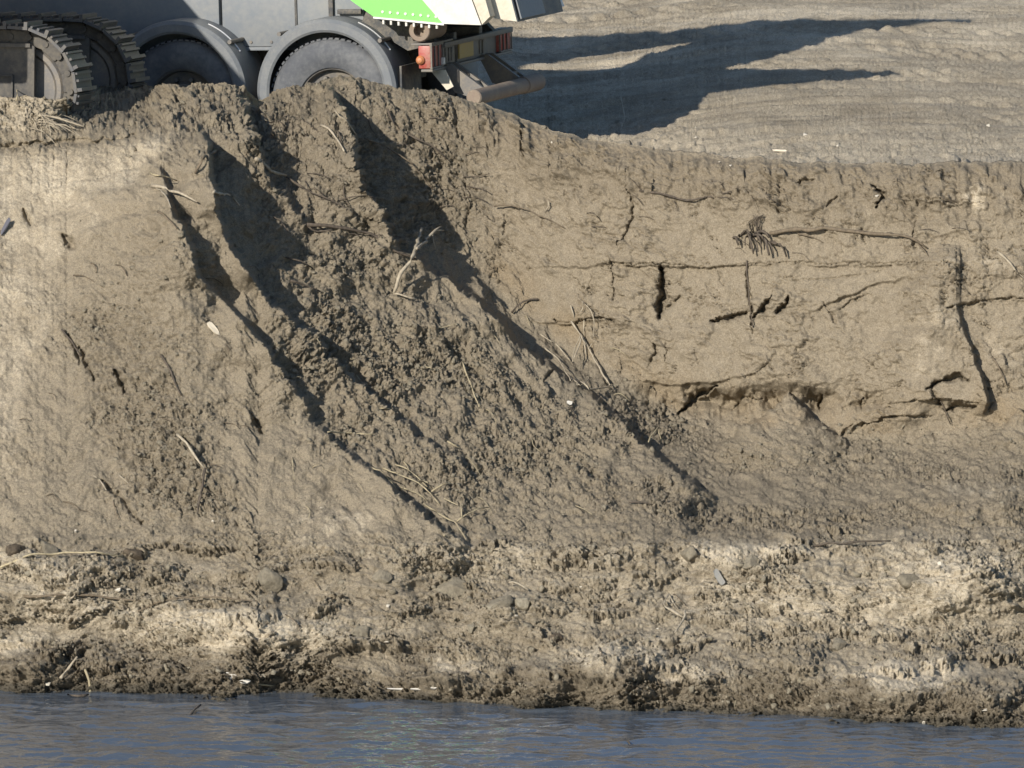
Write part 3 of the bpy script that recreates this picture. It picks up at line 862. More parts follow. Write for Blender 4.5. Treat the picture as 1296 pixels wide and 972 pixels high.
for i in range(8):                                     # lower rail with lashing tabs and rivets
    m = MB()
    x = .50 + i * .066
    v = MB(); v.tube((x, -.068, 1.31 - i * .0065), (x, -.05, 1.31 - i * .0065), .012, n=8); v.build('rivet', M_WHITE, near_side)
    m.box((x - .009, -.055, 1.205 - i * .006), (x + .009, -.02, 1.245 - i * .006), bevel=.003)
    m.build('lashing_tab', M_WHITE, near_side, SA)
m = MB(); m.prism([(.42, 1.256), (.42, 1.27), (1.03, 1.208), (1.03, 1.192)], -.075, -.02); m.build('rail_strip', M_ALU, near_side)
m = MB()                                               # floor, front wall, under-frame
m.prism([(-5.0, 1.5), (.19, 1.44), (.5, 1.42), (1.3, 1.32), (1.3, 1.38), (.5, 1.5), (-5.0, 1.58)], .47, 2.35)
m.box((-5.0, .06, 1.5), (-4.9, 2.36, 1.8))
m.build('body_floor', M_MUDSTEEL, truck)
m = MB()
for y in (.55, 1.75): m.box((-4.8, y, 1.18), (.95, y + .14, 1.42), bevel=.01)
m.prism([(.30, 1.40), (.62, 1.27), (.86, 1.02), (.60, .96), (.2, 1.2)], .30, .40)
m.prism([(.30, 1.40), (.62, 1.27), (.86, 1.02), (.60, .96), (.2, 1.2)], 1.95, 2.05)
m.build('body_subframe', M_CHASSIS, truck)
m = MB()                                               # rear corner post, dusty
m.prism([(1.354, 1.195), (1.425, 1.26), (1.33, 1.62), (1.24, 1.62), (1.27, 1.43)], -.05, .10)
m.build('corner_post', M_BEIGE, truck)
tg = MB(); tg.prism([(1.40, 1.235), (1.60, 1.205), (1.53, 1.50), (1.30, 1.50)], .14, .18)
tgo = tg.build('tailgate', M_BEIGE, truck)
tg = MB(); tg.prism([(1.42, 1.24), (1.603, 1.20), (1.53, 1.50), (1.34, 1.50)], .184, 1.55)
tg.build('shaded_tailgate', M_CHASSIS, tgo)  # rear face painted dark for the shadow it stands in
tg = MB(); tg.prism([(1.606, 1.215), (1.62, 1.225), (1.57, 1.42), (1.556, 1.42)], .22, .95)
tg.build('lit_plate', M_GREY, tgo)  # grey sheet painted in for the bluish light on the dark face
# hinge tube
h = MB()
h.lathe([(0, .085), (0, .05), (.10, .05), (.10, 0.0)], (.80, -.02, 1.145), 28)
h.lathe([(0, .085), (.01, .092), (.5, .092)], (.80, -.02, 1.145), 28)
h.build('hinge_tube', M_RUST, truck, SA)

# rear bumper with lamp clusters
b = MB()
b.box((.79, .40, .82), (.86, 2.05, 1.02), bevel=.008)
b.box((.72, .0, 1.022), (.90, .62, 1.04), bevel=.004)
b.box((.80, .0, .80), (.90, 2.40, .822), bevel=.004)
b.box((.80, .36, .98), (.91, 2.40, 1.02), bevel=.004)
bo = b.build('rear_bumper', M_STEEL, truck, SA)
for y in (.42, .50, .60, .68, 1.52, 1.62):
    s_ = MB(); s_.box((.858, y, .85), (.868, y + .035, .965), bevel=.003); s_.build('slot_dark', M_CHASSIS, bo)  # dark plates standing in for the black slots, no real openings
pl = MB(); pl.box((.862, .88, .85), (.878, 1.30, .99), bevel=.004); pl.build('number_plate', M_YELLOW, bo)
for y0, y1 in ((.0, .33), (2.05, 2.40)):
    l = MB(); l.box((.78, y0, .828), (.885, y1, 1.018), bevel=.01)
    lo = l.build('tail_lamp', M_REDLAMP, truck, SA)
    fr = MB()
    for z in (.826, 1.012): fr.box((.88, y0 - .004, z), (.90, y1 + .004, z + .012))
    for y in (y0 - .004, y0 + .10, y0 + .21, y1 - .004): fr.box((.886, y, .836), (.898, y + .008, 1.013))
    fr.build('lamp_frame', M_STEEL, lo)
    if y0 < 1:
        om = MB(); om.lathe([(-.045, .0), (-.04, .02), (-.02, .036), (.012, .04)], (.80, -.0, .90), 20); om.build('side_marker', M_ORANGE, lo, SA)
        wm = MB(); wm.box((.88, .30, .84), (.912, .345, .90), bevel=.008); wm.build('marker_bracket', M_WHITE, lo)
# underrun bar
u = MB()
u.lathe([(.0, .0), (.0, .055), (.012, .066), (1.46, .066), (1.465, .075), (1.93, .075), (1.945, .06), (1.945, 0)], (1.22, .10, .575), 32)
ro = u.build('underrun_roller', M_RUST, truck, SA)
for y in (.42, 1.55):
    a = MB()
    a.prism([(.84, .84), (.93, .84), (1.26, .60), (1.20, .53), (.96, .60)], y, y + .05)
    a.prism([(.84, .84), (.93, .84), (1.26, .60), (1.20, .53), (.96, .60)], y + .16, y + .21)
    a.box((1.08, y + .05, .63), (1.14, y + .16, .69))
    ao = a.build('underrun_arm', M_STEEL, truck)
    if y < 1:
        w = MB(); w.prism([(.80, .80), (.93, .80), (1.0, .66), (.94, .63)], y - .16, y - .14); w.build('bracket_plate', M_BEIGE, ao)

# ------------------------------------------------------------------ excavator
EO = at(16, 115, 6.6)
exc = empty('excavator', (EO[0], EO[1], EO[2] - .55), (R(-4), 0, R(-10)))
tag(exc, 'crawler excavator with steel tracks standing beside the truck on the sand berm', 'excavator')
bpy.context.view_layer.update()
LTR = 4.1
def stadium(r, n_pitch):
    per = 2 * LTR + 2 * math.pi * r; k = int(round(per / n_pitch)); out = []
    for i in range(k):
        s = per * i / k
        if s < LTR: x, z, a = -LTR + s, .55 + r, 0
        elif s < LTR + math.pi * r:
            t = (s - LTR) / r; x, z, a = r * math.sin(t), .55 + r * math.cos(t), t
        elif s < 2 * LTR + math.pi * r: x, z, a = -(s - LTR - math.pi * r), .55 - r, math.pi
        else:
            t = (s - 2 * LTR - math.pi * r) / r; x, z, a = -LTR - r * math.sin(t), .55 - r * math.cos(t), math.pi + t
        if a == 0: z -= .05 * math.sin(math.pi * (x + LTR) / LTR) ** 2 * .6   # slack of the top run
        out.append((x, z, a))
    return out
def make_track(y0):
    wd = .56
    t = MB()
    for x, z, a in stadium(.50, .172):
        rot = mathutils.Matrix.Rotation(a, 3, 'Y')
        def bx(lo, hi): t.box((x + lo[0], y0 + lo[1], z + lo[2]), (x + hi[0], y0 + hi[1], z + hi[2]), rot, (x, y0 + wd / 2, z))
        bx((-.082, 0, -.012), (.082, wd, .012))
        bx((.05, .006, .0115), (.078, wd - .006, .052)); bx((-.02, .012, .0115), (.0, wd - .012, .036)); bx((-.075, .012, .0115), (-.058, wd - .012, .03))
    tr = t.build('crawler_track', M_TRACK, exc)
    for yy in (.13, .36):
      l = MB()
      for i, (x, z, a) in enumerate(stadium(.425, .146)):
        rot = mathutils.Matrix.Rotation(a, 3, 'Y')
        if True:
            dy = .02 if i % 2 else 0
            l.box((x - .078, y0 + yy + dy, z - .055), (x + .078, y0 + yy + .045 + dy, z + .055), rot, (x, y0 + yy, z), bevel=.016)
        l.tube((x + .075 * math.cos(a), y0 + yy - .012, z - .075 * math.sin(a)), (x + .075 * math.cos(a), y0 + yy + .03, z - .075 * math.sin(a)), .026, n=10)
      l.build('track_chain', M_MUDSTEEL, tr)
    for cx in (0, -LTR):
        w = MB()
        w.lathe([(.20, 0), (.19, .12), (.205, .16), (.205, .29), (.185, .31), (.185, .345), (.20, .365), (.34, .365), (.355, .345), (.355, .1)], (cx, y0, .55), 48)
        w.build('idler_wheel', M_STEEL, tr, SA)
    f = MB()
    f.prism([(-LTR + .2, .16), (.13, .16), (.15, .20), (.15, .90), (.10, .925), (-LTR + .2, .925)], y0 + .07, y0 + .12)
    f.box((-LTR + .2, y0 + .121, .25), (-.35, y0 + .45, .85))
    f.box((-LTR + .3, y0 + .045, .46), (-.02, y0 + .069, .475)); f.box((-LTR + .3, y0 + .045, .66), (-.02, y0 + .069, .675)); f.box((-.034, y0 + .045, .476), (-.02, y0 + .069, .659))
    f.box((-LTR + .2, y0 + .04, .895), (.12, y0 + .069, .925))
    f.build('track_frame', M_MUDSTEEL, tr)
    return tr
make_track(0.0)
make_track(2.0)
u = MB(); u.box((-3.2, .56, .45), (-.9, 2.0, .98), bevel=.04); u.tube((-2.1, 1.28, .98), (-2.1, 1.28, 1.22), .62, n=40); u.build('undercarriage', M_MUDSTEEL, exc, SA)
u = MB(); u.box((-3.6, -1.5, 1.24), (-.5, 2.5, 2.3), bevel=.06); u.build('upper_body', M_EXBODY, exc, SA)  # unseen; widened towards the camera to shade the near track
u = MB(); u.box((-4.9, -1.5, 1.35), (-3.62, 2.5, 2.5), bevel=.15); u.build('counterweight', M_CHASSIS, exc, SA)
cb = MB(); cb.box((-1.7, 1.55, 2.32), (-.35, 2.5, 3.5), bevel=.08); cbo = cb.build('cab', M_EXBODY, exc, SA)
# boom, arm and bucket reach over the truck body (laid out in the truck's frame)
TW = truck.matrix_world.copy(); EI = exc.matrix_world.inverted()
def reach(name, poly, y0, y1, m):
    b = MB(); b.prism(poly, y0, y1)
    for v in b.bm.verts: v.co = EI @ (TW @ v.co)
    return b.build(name, m, exc)
reach('boom', [(-3.6, 2.6), (-2.7, 3.0), (-1.9, 2.75), (-1.4, 2.75), (-1.1, 3.14), (-.6, 3.3), (-.9, 3.58), (-2.5, 3.55), (-3.7, 3.4)], .85, 1.15, M_EXBODY)
reach('arm', [(-.95, 3.25), (.1, 3.36), (1.1, 3.58), (1.72, 3.91), (.76, 3.84), (-.34, 3.68), (-.9, 3.56)], .89, 1.11, M_EXBODY)
reach('bucket', [(-.40, 2.3), (-.2, 3.12), (.15, 3.40), (1.05, 3.55), (1.02, 2.8), (.64, 2.3)], .7, 1.3, M_MUDSTEEL)

# ------------------------------------------------------------------ rubble
def hull_variants(n, k):
    out = []
    for i in range(n):
        bm = bmesh.new()
        for _ in range(k):
            v = rng.normal(size=3); v /= np.linalg.norm(v); v *= rng.uniform(.5, 1.1)
            bm.verts.new((v[0], v[1] * .85, v[2] * .7))
        r = bmesh.ops.convex_hull(bm, input=bm.verts)
        bmesh.ops.delete(bm, geom=[g for g in r['geom_interior'] if isinstance(g, bmesh.types.BMVert)], context='VERTS')
        bmesh.ops.triangulate(bm, faces=bm.faces)
        bm.verts.index_update()
        out.append((np.array([v.co[:] for v in bm.verts]), np.array([[v.index for v in f.verts] for f in bm.faces])))
        bm.free()
    return out
HV = hull_variants(20, 13)
def scatter(name, spots, radii, m, label, cat='clods'):
    VV = []; FF = []; off = 0
    for (p, n), r in zip(spots, radii):
        v, f = HV[rng.integers(len(HV))]
        q, _ = np.linalg.qr(rng.normal(size=(3, 3)))
        w = (v * r * rng.uniform(.75, 1.25, 3)) @ q.T + p + n * r * .05
        VV.append(w); FF.append(f + off); off += len(v)
    V = np.concatenate(VV); F = np.concatenate(FF)
    me = bpy.data.meshes.new(name)
    me.vertices.add(len(V)); me.vertices.foreach_set('co', V.reshape(-1).astype(np.float32))
    me.loops.add(len(F) * 3); me.polygons.add(len(F))
    me.loops.foreach_set('vertex_index', F.reshape(-1).astype(np.int32))
    me.polygons.foreach_set('loop_start', np.arange(0, len(F) * 3, 3, dtype=np.int32))
    me.polygons.foreach_set('loop_total', np.full(len(F), 3, dtype=np.int32))
    me.update(calc_edges=True); me.materials.append(m)
    o = bpy.data.objects.new(name, me); col_of().link(o)
    tag(o, label, cat, kind='stuff')
    return o
def pick(weight, n):
    ww = (weight * dens_area).ravel(); c = np.cumsum(ww); k = np.searchsorted(c, rng.random(n) * c[-1])
    P_ = PL.reshape(-1, 3)[k]; N_ = nrm.reshape(-1, 3)[k]
    return list(zip(P_, N_))
inner = ((Ul > -60) & (Ul < 1360)).astype(float)
dens_area = inner
def powr(n, lo, hi, a=2.3): return np.minimum(lo * rng.random(n) ** (-1 / a), hi)
above = (Vl < wl[None, :] - 6)
scatter('loose_clods', pick(m_slide * (.25 + dens) * above, 2600) + pick(m_slide2 * dens, 600), powr(3200, .010, .038, 2.6), CLOD, 'loose dark clods lying on the slumped face of the heap')
scatter('shore_rubble', pick(m_shore * above * (.3 + dens), 4200), powr(4200, .008, .045, 2.5), CLOD_PALE, 'pale crumbs of earth strewn along the rough shore')
scatter('heap_crumbs', pick(heap * (.15 + dens) * above, 2600) + pick(m_lowberm + m_rubtop * .4, 900) + pick(sm(60, 10, np.abs(Vl - k2c - 20)) * sm(700, 800, Ul), 700), powr(4200, .008, .035), CLOD, 'small crumbs of soil sprinkled over the heap and pit floor')

# clods big enough to point at: px, py, radius m, flattening, material, label
def clod(px, py, r, sq, m, label, seed):
    bm = bmesh.new()
    bmesh.ops.create_icosphere(bm, subdivisions=4, radius=1.0)
    rg = np.random.default_rng(seed)
    pl = [(lambda v: v / np.linalg.norm(v))(rg.normal(size=3)) for _ in range(13)]
    dd = rg.uniform(.45, .8, 13)
    V = np.array([v.co[:] for v in bm.verts])
    for n, d in zip(pl, dd):                     # broken faces
        t = V @ n; V = V - np.clip(t - d, 0, None)[:, None] * n * .93
    V = V * (1 + .16 * fbm(V[:, 0] * 2.5 + seed, V[:, 1] * 2.5 + V[:, 2] * 2.1, 6, seed % 50, .7) + .10 * fbm(V[:, 2] * 5 + seed, V[:, 0] * 5 - V[:, 1] * 3, 4, seed % 40, .7))[:, None]
    for v, c in zip(bm.verts, V): v.co = c * np.array([r * sq[0], r, r * sq[1]])
    me = bpy.data.meshes.new('clod'); bm.to_mesh(me); bm.free()
    me.polygons.foreach_set('use_smooth', [True] * len(me.polygons))
    me.materials.append(m)
    o = bpy.data.objects.new('clod', me); col_of().link(o)
    o.location = surf(px, py, r * .02)
    o.rotation_euler = (0, rg.uniform(-.3, .3), rg.uniform(-.2, .2))
    tag(o, label, 'clod', 'larger clods of earth')
CL = [(340,741,.12,(1.1,1.0),CLOD,'chunky clod with a dark cut face throwing a shadow, left of the shore middle'),
      (572,748,.17,(1.35,.75),CLOD,'broad cracked block of earth, widest of the shore clods'),
      (484,735,.085,(1.0,.9),CLOD,'rounded clod with a dark brown broken side just left of the broad block'),
      (172,705,.085,(1.2,.8),CLOD_DARK,'dark brown lump at the end of the long straw stem'),
      (664,764,.08,(1.0,.8),CLOD_PALE,'smooth rounded tan lump right of the broad cracked block'),
      (628,766,.11,(1.2,.75),CLOD,'wedge shaped clod between the broad block and the rounded tan lump'),
      (598,797,.05,(.9,1.0),CLOD_PALE,'small egg shaped tan lump below the broad cracked block'),
      (456,803,.075,(1.1,.9),CLOD,'grey lump beside two pale pebbles low on the shore'),
      (872,705,.09,(1.1,.95),CLOD,'smooth greenish tan block at the upper edge of the right shore'),
      (950,712,.08,(1.1,.95),CLOD,'reddish brown lump in front of the pale dry patch'),
      (995,708,.075,(1.0,1.1),CLOD_DARK,'dark brown clod at the right end of the pale dry patch'),
      (1146,735,.085,(1.2,.8),CLOD,'wedge of earth with a shadow on its right, in front of the right shore mound'),
      (1060,820,.07,(1.0,.9),CLOD,'clod standing above the dark bank right of the middle'),
      (700,812,.07,(1.3,.8),CLOD_DARK,'reddish dark lump just above the pale hump by the water'),
      (60,700,.11,(.8,1.2),CLOD,'tall rounded lump at the foot of the left slope'),
      (20,704,.09,(1.2,.8),CLOD_DARK,'dark damp lump near the left edge of the shore')]
for i, c_ in enumerate(CL): clod(*c_, seed=100 + i)

# ------------------------------------------------------------------ sticks, roots and straw
def tube_mesh(paths):
    """paths: list of (points, radii) -> verts, faces of bent tapered tubes"""
    V = []; F = []
    for pts, rad in paths:
        pts = [mathutils.Vector(p) for p in pts]
        # resample with a light crookedness
        q = []; rr = []
        for i in range(len(pts) - 1):
            L = (pts[i + 1] - pts[i]).length; k = max(2, int(L / .05))
            for j in range(k):
                t = j / k; q.append(pts[i].lerp(pts[i + 1], t)); rr.append(rad[i] + (rad[i + 1] - rad[i]) * t)
        q.append(pts[-1]); rr.append(rad[-1])
        for i in range(1, len(q) - 1):
            q[i] = q[i] + mathutils.Vector(rng.normal(size=3) * rr[i] * .95)
        for _ in range(1):
            q = [q[0]] + [(q[i - 1] + q[i] * 2 + q[i + 1]) / 4 for i in range(1, len(q) - 1)] + [q[-1]]
        n = 7; base = len(V)
        for i, p in enumerate(q):
            d = (q[min(i + 1, len(q) - 1)] - q[max(i - 1, 0)]).normalized()
            a = d.orthogonal().normalized(); b = d.cross(a)
            r = rr[i] * rng.uniform(.72, 1.3)
            for k in range(n):
                t = 2 * math.pi * k / n
                V.append(p + (a * math.cos(t) + b * math.sin(t)) * r)
        for i in range(len(q) - 1):
            for k in range(n):
                F.append((base + i * n + k, base + i * n + (k + 1) % n, base + (i + 1) * n + (k + 1) % n, base + (i + 1) * n + k))
        F.append(tuple(base + k for k in range(n))[::-1]); F.append(tuple(base + (len(q) - 1) * n + k for k in range(n)))
    return V, F
def stick(name, paths, m, label, cat, group=None):
    """paths: list of ([(px, py, lift), ...], r0, r1)"""
    PP_ = []
    for pts, r0_, r1_ in paths:
        k = len(pts)
        PP_.append(([surf(p[0], p[1], (p[2] if len(p) > 2 else 0) + r0_ * .5) for p in pts], [r0_ + (r1_ - r0_) * i / (k - 1) for i in range(k)]))
    V, F = tube_mesh(PP_)
    o0 = V[0].copy()
    o = mesh_obj(name, [v - o0 for v in V], F, m, smooth=True)
    o.location = o0
    tag(o, label, cat, group)
    return o
GT = 'twigs and roots sticking out of the earth'
GS = 'straw stems lying on the earth'
stick('branch', [([(975,300,.03),(995,297,.05),(1045,296,.05),(1100,299,.04),(1150,306,.03),(1173,317,.01)],.019,.008),([(1010,300,.03),(1030,303,.02),(1042,308,.0)],.006,.003),([(1158,308,.03),(1170,322,.02),(1182,338,.0)],.006,.003)], W_BROWN, 'long curved branch lying across the upper pit wall', 'branch')
stick('twig', [([(810,246,.03),(835,250,.03),(868,257,.03),(895,253,.03),(926,248,.03)],.011,.005),([(895,253,.03),(930,257,.03)],.005,.003)], W_DARK, 'dark forked twig high on the pit wall, left of the root tuft', 'twig', GT)
stick('twig', [([(625,266,.04),(648,264,.05),(690,280,.05),(714,291,.02)],.008,.004)], W_BROWN, 'thin bent twig on the wall just right of the big shaded hollow', 'twig', GT)
stick('forked_branch', [([(497,376,.04),(510,360,.14),(523,344,.22),(534,316,.3)],.017,.011),([(527,338,.24),(541,328,.27),(550,318,.28),(559,310,.27)],.012,.007),([(550,318,.28),(561,316,.27)],.006,.004),([(497,376,.04),(512,382,.06),(526,385,.05)],.011,.007),([(548,320,.28),(552,334,.2)],.006,.003)], W_PALE, 'forked branch standing out of the slumped earth near the middle', 'branch')
stick('root', [([(388,288,.02),(410,290,.04),(432,291,.04),(466,301,.04),(500,322,.03),(524,332,.02)],.015,.008),([(388,288,.02),(400,297,.02),(420,294,.03)],.010,.006)], W_DARK, 'long dark root running right from the tip of the large shadow', 'root', GT)
stick('stick', [([(325,206,.05),(342,219,.06),(362,228,.05)],.015,.009)], W_PALE, 'short pale stick over the small shadow near the top of the heap', 'stick', GT)
stick('root', [([(362,228,.04),(385,245,.04),(410,258,.04),(442,277,.02)],.009,.005)], W_DARK, 'thin dark root continuing downhill from the short pale stick', 'root', GT)
stick('root', [([(487,144,.02),(500,160,.04),(517,176,.05),(545,192,.05),(571,208,.04)],.011,.005)], W_DARK, 'thin dark root hanging diagonally right of the shaded hollow, below the berm', 'root', GT)
stick('root', [([(424,152,.05),(436,156,.07),(446,179,.05)],.011,.006)], W_PALE, 'pale hooked root at the upper edge of the shaded hollow', 'root', GT)
stick('root', [([(406,164,.04),(422,170,.06),(437,194,.04)],.011,.006)], W_PALE, 'pale root arching along the block left of the shaded hollow', 'root', GT)
stick('root', [([(462,180,.06),(478,185,.09),(500,200,.1),(520,218,.08),(546,246,.05)],.009,.004)], W_BROWN, 'brown root crossing the top of the shaded hollow', 'root', GT)
stick('root', [([(192,238,.02),(215,247,.06),(232,256,.08),(250,263,.07)],.016,.007),([(195,240,.03),(210,252,.05),(216,268,.05)],.006,.003)], W_PALE, 'thick pale root poking out over the left gully shadow', 'root', GT)
stick('root', [([(272,196,.05),(258,206,.05),(248,216,.04),(247,224,.03)],.013,.008)], W_BROWN, 'short stubby root at the head of the large shadow', 'root', GT)
stick('stick', [([(268,254,.10),(286,260,.14),(303,273,.13)],.011,.006)], W_PALE, 'pale bent stick inside the large shadow', 'stick', GT)
stick('root', [([(201,274,.04),(212,282,.06),(222,296,.04)],.010,.005)], W_BROWN, 'short root hanging in the left gully below the thick pale root', 'root', GT)
stick('root', [([(190,224,.02),(206,230,.04),(224,231,.04)],.007,.004)], W_STRAW, 'thin straw coloured root above the thick pale root', 'root', GT)
stick('stick', [([(224,553,.02),(240,574,.05),(258,599,.05)],.012,.009)], W_PALE, 'upper pale piece of the broken stick on the left slope', 'stick', 'broken stick on the left slope')
stick('stick', [([(259,598,.05),(254,626,.05),(249,655,.03)],.012,.007)], W_DARK, 'lower dark piece of the broken stick on the left slope', 'stick', 'broken stick on the left slope')
stick('stick', [([(205,454,.02),(216,476,.03),(229,502,.02)],.010,.006)], W_DARK, 'dark straight stick on the left slope above the broken stick', 'stick', GT)
stick('stick', [([(78,421,.02),(90,437,.04),(101,453,.02)],.010,.006)], W_DARK, 'dark stick in the clods at the far left of the slope', 'stick', GT)
stick('straw', [([(583,464,.03),(594,488,.05),(607,517,.03)],.006,.004)], W_STRAW, 'pale straw stem leaning among the dark clods of the slump', 'straw', GS)
stick('straw', [([(414,550,.03),(440,549,.05),(471,554,.03)],.006,.004)], W_STRAW, 'pale straw stem lying level across the lower gully', 'straw', GS)
stick('straw', [([(564,564,.03),(582,570,.03)],.006,.004)], W_STRAW, 'short bit of straw near the foot of the slump', 'straw', GS)
stick('straw', [([(-20,727,.03),(0,721,.04),(40,710,.05),(80,707,.05),(120,708,.04),(155,708,.02)],.009,.006)], W_STRAW, 'long bowed straw stem on the left shore', 'straw', GS)
stick('root', [([(30,757,.02),(70,758,.03),(120,758,.03),(150,763,.03),(178,766,.02)],.009,.007)], W_BROWN, 'left length of the long thin root on the shore', 'root', 'long thin root on the shore')
stick('root', [([(175,778,.02),(190,768,.03),(225,764,.03),(270,763,.03),(325,767,.02)],.008,.004)], W_BROWN, 'right length of the long thin root on the shore', 'root', 'long thin root on the shore')
stick('root', [([(838,772,.03),(848,780,.06),(864,787,.06)],.011,.009),([(866,780,.06),(862,795,.05),(854,808,.03)],.011,.006),([(846,753,.03),(841,766,.04),(838,773,.03)],.006,.006),([(846,754,.04),(856,772,.04)],.006,.003)], W_PALE, 'pale forked root on the right shore below the grey slab', 'root', GT)
stick('twig', [([(783,168,.0),(789,158,.10),(787,146,.16),(783,139,.2)],.006,.004),([(783,168,.0),(770,163,.05)],.004,.003)], W_PALE, 'thin curled twig standing at the plateau edge by the truck shadow', 'twig', GT)
stick('twig', [([(758,168,.0),(756,160,.06)],.005,.003)], W_PALE, 'tiny upright twig at the plateau edge, left of the curled one', 'twig', GT)
stick('root', [([(1262,322,.02),(1278,338,.04),(1298,358,.03)],.010,.006)], W_PALE, 'pale root at the right edge of the photo above the rusty band', 'root', GT)
stick('root', [([(1254,456,.03),(1262,470,.04),(1273,490,.02)],.007,.005)], W_BROWN, 'short straight root right of the dark buttress shadow', 'root', GT)
stick('root', [([(1188,508,.03),(1195,524,.05),(1202,540,.04)],.007,.005)], W_DARK, 'dark root below the small cave at the foot of the wall', 'root', GT)
stick('root', [([(944,332,.02),(946,358,.03),(950,390,.03),(955,418,.02)],.006,.004)], W_DARK, 'thin vertical root hanging below the root tuft', 'root', GT)
stick('root', [([(690,272,.02),(695,266,.03),(694,258,.03)],.006,.004)], W_PALE, 'tiny pale hooked root left on the upper wall', 'root', GT)
stick('stick', [([(76,860,.02),(88,850,.06),(98,842,.08)],.011,.008)], W_PALE, 'pale stick slanting up at the left bank', 'stick', GT)
stick('stick', [([(113,882,.0),(111,868,.05),(107,856,.1)],.017,.008)], W_STRAW, 'tan stump of a stick standing in the water edge', 'stick')
stick('straw', [([(313,868,.02),(330,869,.02),(349,869,.02)],.008,.006)], W_STRAW, 'reddish straw at the waterline beside the white litter', 'straw', GS)
stick('straw', [([(20,131,.02),(21,122,.08),(18,112,.14)],.005,.003)], W_STRAW, 'single upright straw in front of the excavator track', 'straw', GS)
stick('straw', [([(820,562,.03),(828,553,.08),(834,548,.1)],.006,.004),([(833,548,.08),(838,560,.04)],.005,.003)], W_STRAW, 'bent straw beside the lowest gully shadow', 'straw', GS)
stick('twig', [([(810,556,.02),(830,546,.04),(838,545,.03)],.006,.004),([(826,549,.03),(824,570,.03)],.006,.004)], W_DARK, 'small dark forked twig on the slope left of the bent straw', 'twig', GT) if False else None
stick('twig', [([(703,526,.02),(720,520,.05),(726,517,.04)],.006,.005),([(722,519,.04),(728,526,.04),(722,542,.03)],.007,.004)], W_DARK, 'small dark forked twig on the right lower slope', 'twig', GT)
stick('twig', [([(118,606,.02),(126,612,.05),(134,626,.03)],.006,.004)], W_PALE, 'thin pale twig by a lump low on the left slope', 'twig', GT)
stick('twig', [([(150,602,.02),(160,612,.03),(171,622,.02)],.006,.004)], W_PALE, 'thin pale twig right of the lump low on the left slope', 'twig', GT)
stick('twig', [([(644,742,.03),(654,743,.04),(668,748,.03)],.008,.006)], W_PALE, 'short whitish twig on the shore right of the broad block', 'twig', GT)
stick('twig', [([(795,640,.02),(815,641,.03),(836,641,.02)],.005,.004)], W_DARK, 'thin dark twig lying level near the foot of the right slope', 'twig', GT)
stick('twig', [([(648,396,.03),(660,386,.05),(680,382,.04)],.008,.005)], W_DARK, 'dark curved twig at the end of the middle gully shadow', 'twig', GT)
stick('root', [([(362,330,.05),(380,338,.06),(396,343,.04)],.007,.004)], W_DARK, 'short dark root at the lower right of the large shadow', 'root', GT)
stick('root', [([(365,362,.04),(385,368,.05),(404,373,.03)],.010,.006)], W_DARK, 'thicker dark root below the large shadow', 'root', GT)
stick('twig', [([(1030,694,.02),(1075,697,.03),(1126,692,.02)],.009,.006)], W_DARK, 'dark twig lying level at the top of the right shore', 'twig', GT)

# many fine rootlets that nothing tells apart
def bits(n, region, m, rr, ln, name, label, cat, group, up=.06):
    k = 0
    while k < n:
        x = rng.uniform(region[0], region[2]); y = rng.uniform(region[1], region[3])
        a = rng.uniform(-.5, 1.5); L_ = rng.uniform(*ln)
        x1, y1 = x + L_ * math.cos(a), y + L_ * abs(math.sin(a)) + rng.uniform(-3, 3)
        r = rng.uniform(*rr)
        stick(name, [([(x, y, 0.0), ((x + x1) / 2 + rng.uniform(-4, 4), (y + y1) / 2 + rng.uniform(-5, 1), rng.uniform(.02, up)), (x1, y1, rng.uniform(0, up))], r, r * .5)], m, label, cat, group)
        k += 1
bits(26, (330, 135, 620, 300), W_DARK, (.003, .007), (14, 38), 'rootlet', 'thin dark rootlet sticking out of the earth at the top of the heap', 'root', 'fine rootlets at the top of the heap')
bits(22, (700, 225, 1240, 330), W_DARK, (.002, .005), (10, 26), 'rootlet', 'fine dark rootlet hanging from the upper pit wall', 'root', 'fine rootlets on the upper pit wall', .04)
bits(24, (340, 400, 780, 650), W_STRAW, (.003, .005), (12, 34), 'straw', 'short bit of straw caught in the slumped earth', 'straw', 'straw bits in the slumped earth', .05)
bits(20, (20, 300, 330, 660), W_BROWN, (.003, .006), (12, 30), 'twig', 'short brown twig lying on the left slope', 'twig', 'short twigs on the left slope', .04)
bits(16, (40, 720, 1240, 840), W_BROWN, (.003, .006), (12, 32), 'twig', 'short brown twig lying on the rough shore', 'twig', 'short twigs on the shore', .04)
# root tuft on the wall
paths = []
for x0, y0, x1, y1, r in [(928,302,933,318,.012),(945,296,952,328,.011),(950,298,948,322,.010),(957,300,962,320,.010),(962,300,972,330,.013),(966,305,978,328,.012),(976,308,994,332,.016),(938,298,950,305,.011),(955,296,972,308,.014),(945,300,942,318,.008),(952,300,958,326,.008),(960,297,958,312,.012),(935,300,930,314,.007),(950,300,966,312,.011)]:
    paths.append(([(x0, y0, .0), ((x0 + x1) / 2, (y0 + y1) / 2 - 3, .09), (x1, y1, .07)], r, r * .55))
for i in range(10):
    x0 = rng.uniform(942, 965); paths.append(([(x0, 296, .0), (x0 + rng.uniform(-8, 10), 286, .05), (x0 + rng.uniform(-10, 14), 277, .04)], .004, .002))
stick('root_tuft', paths, W_DARK, 'bristling tuft of dark broken roots in the middle of the pit wall', 'roots')
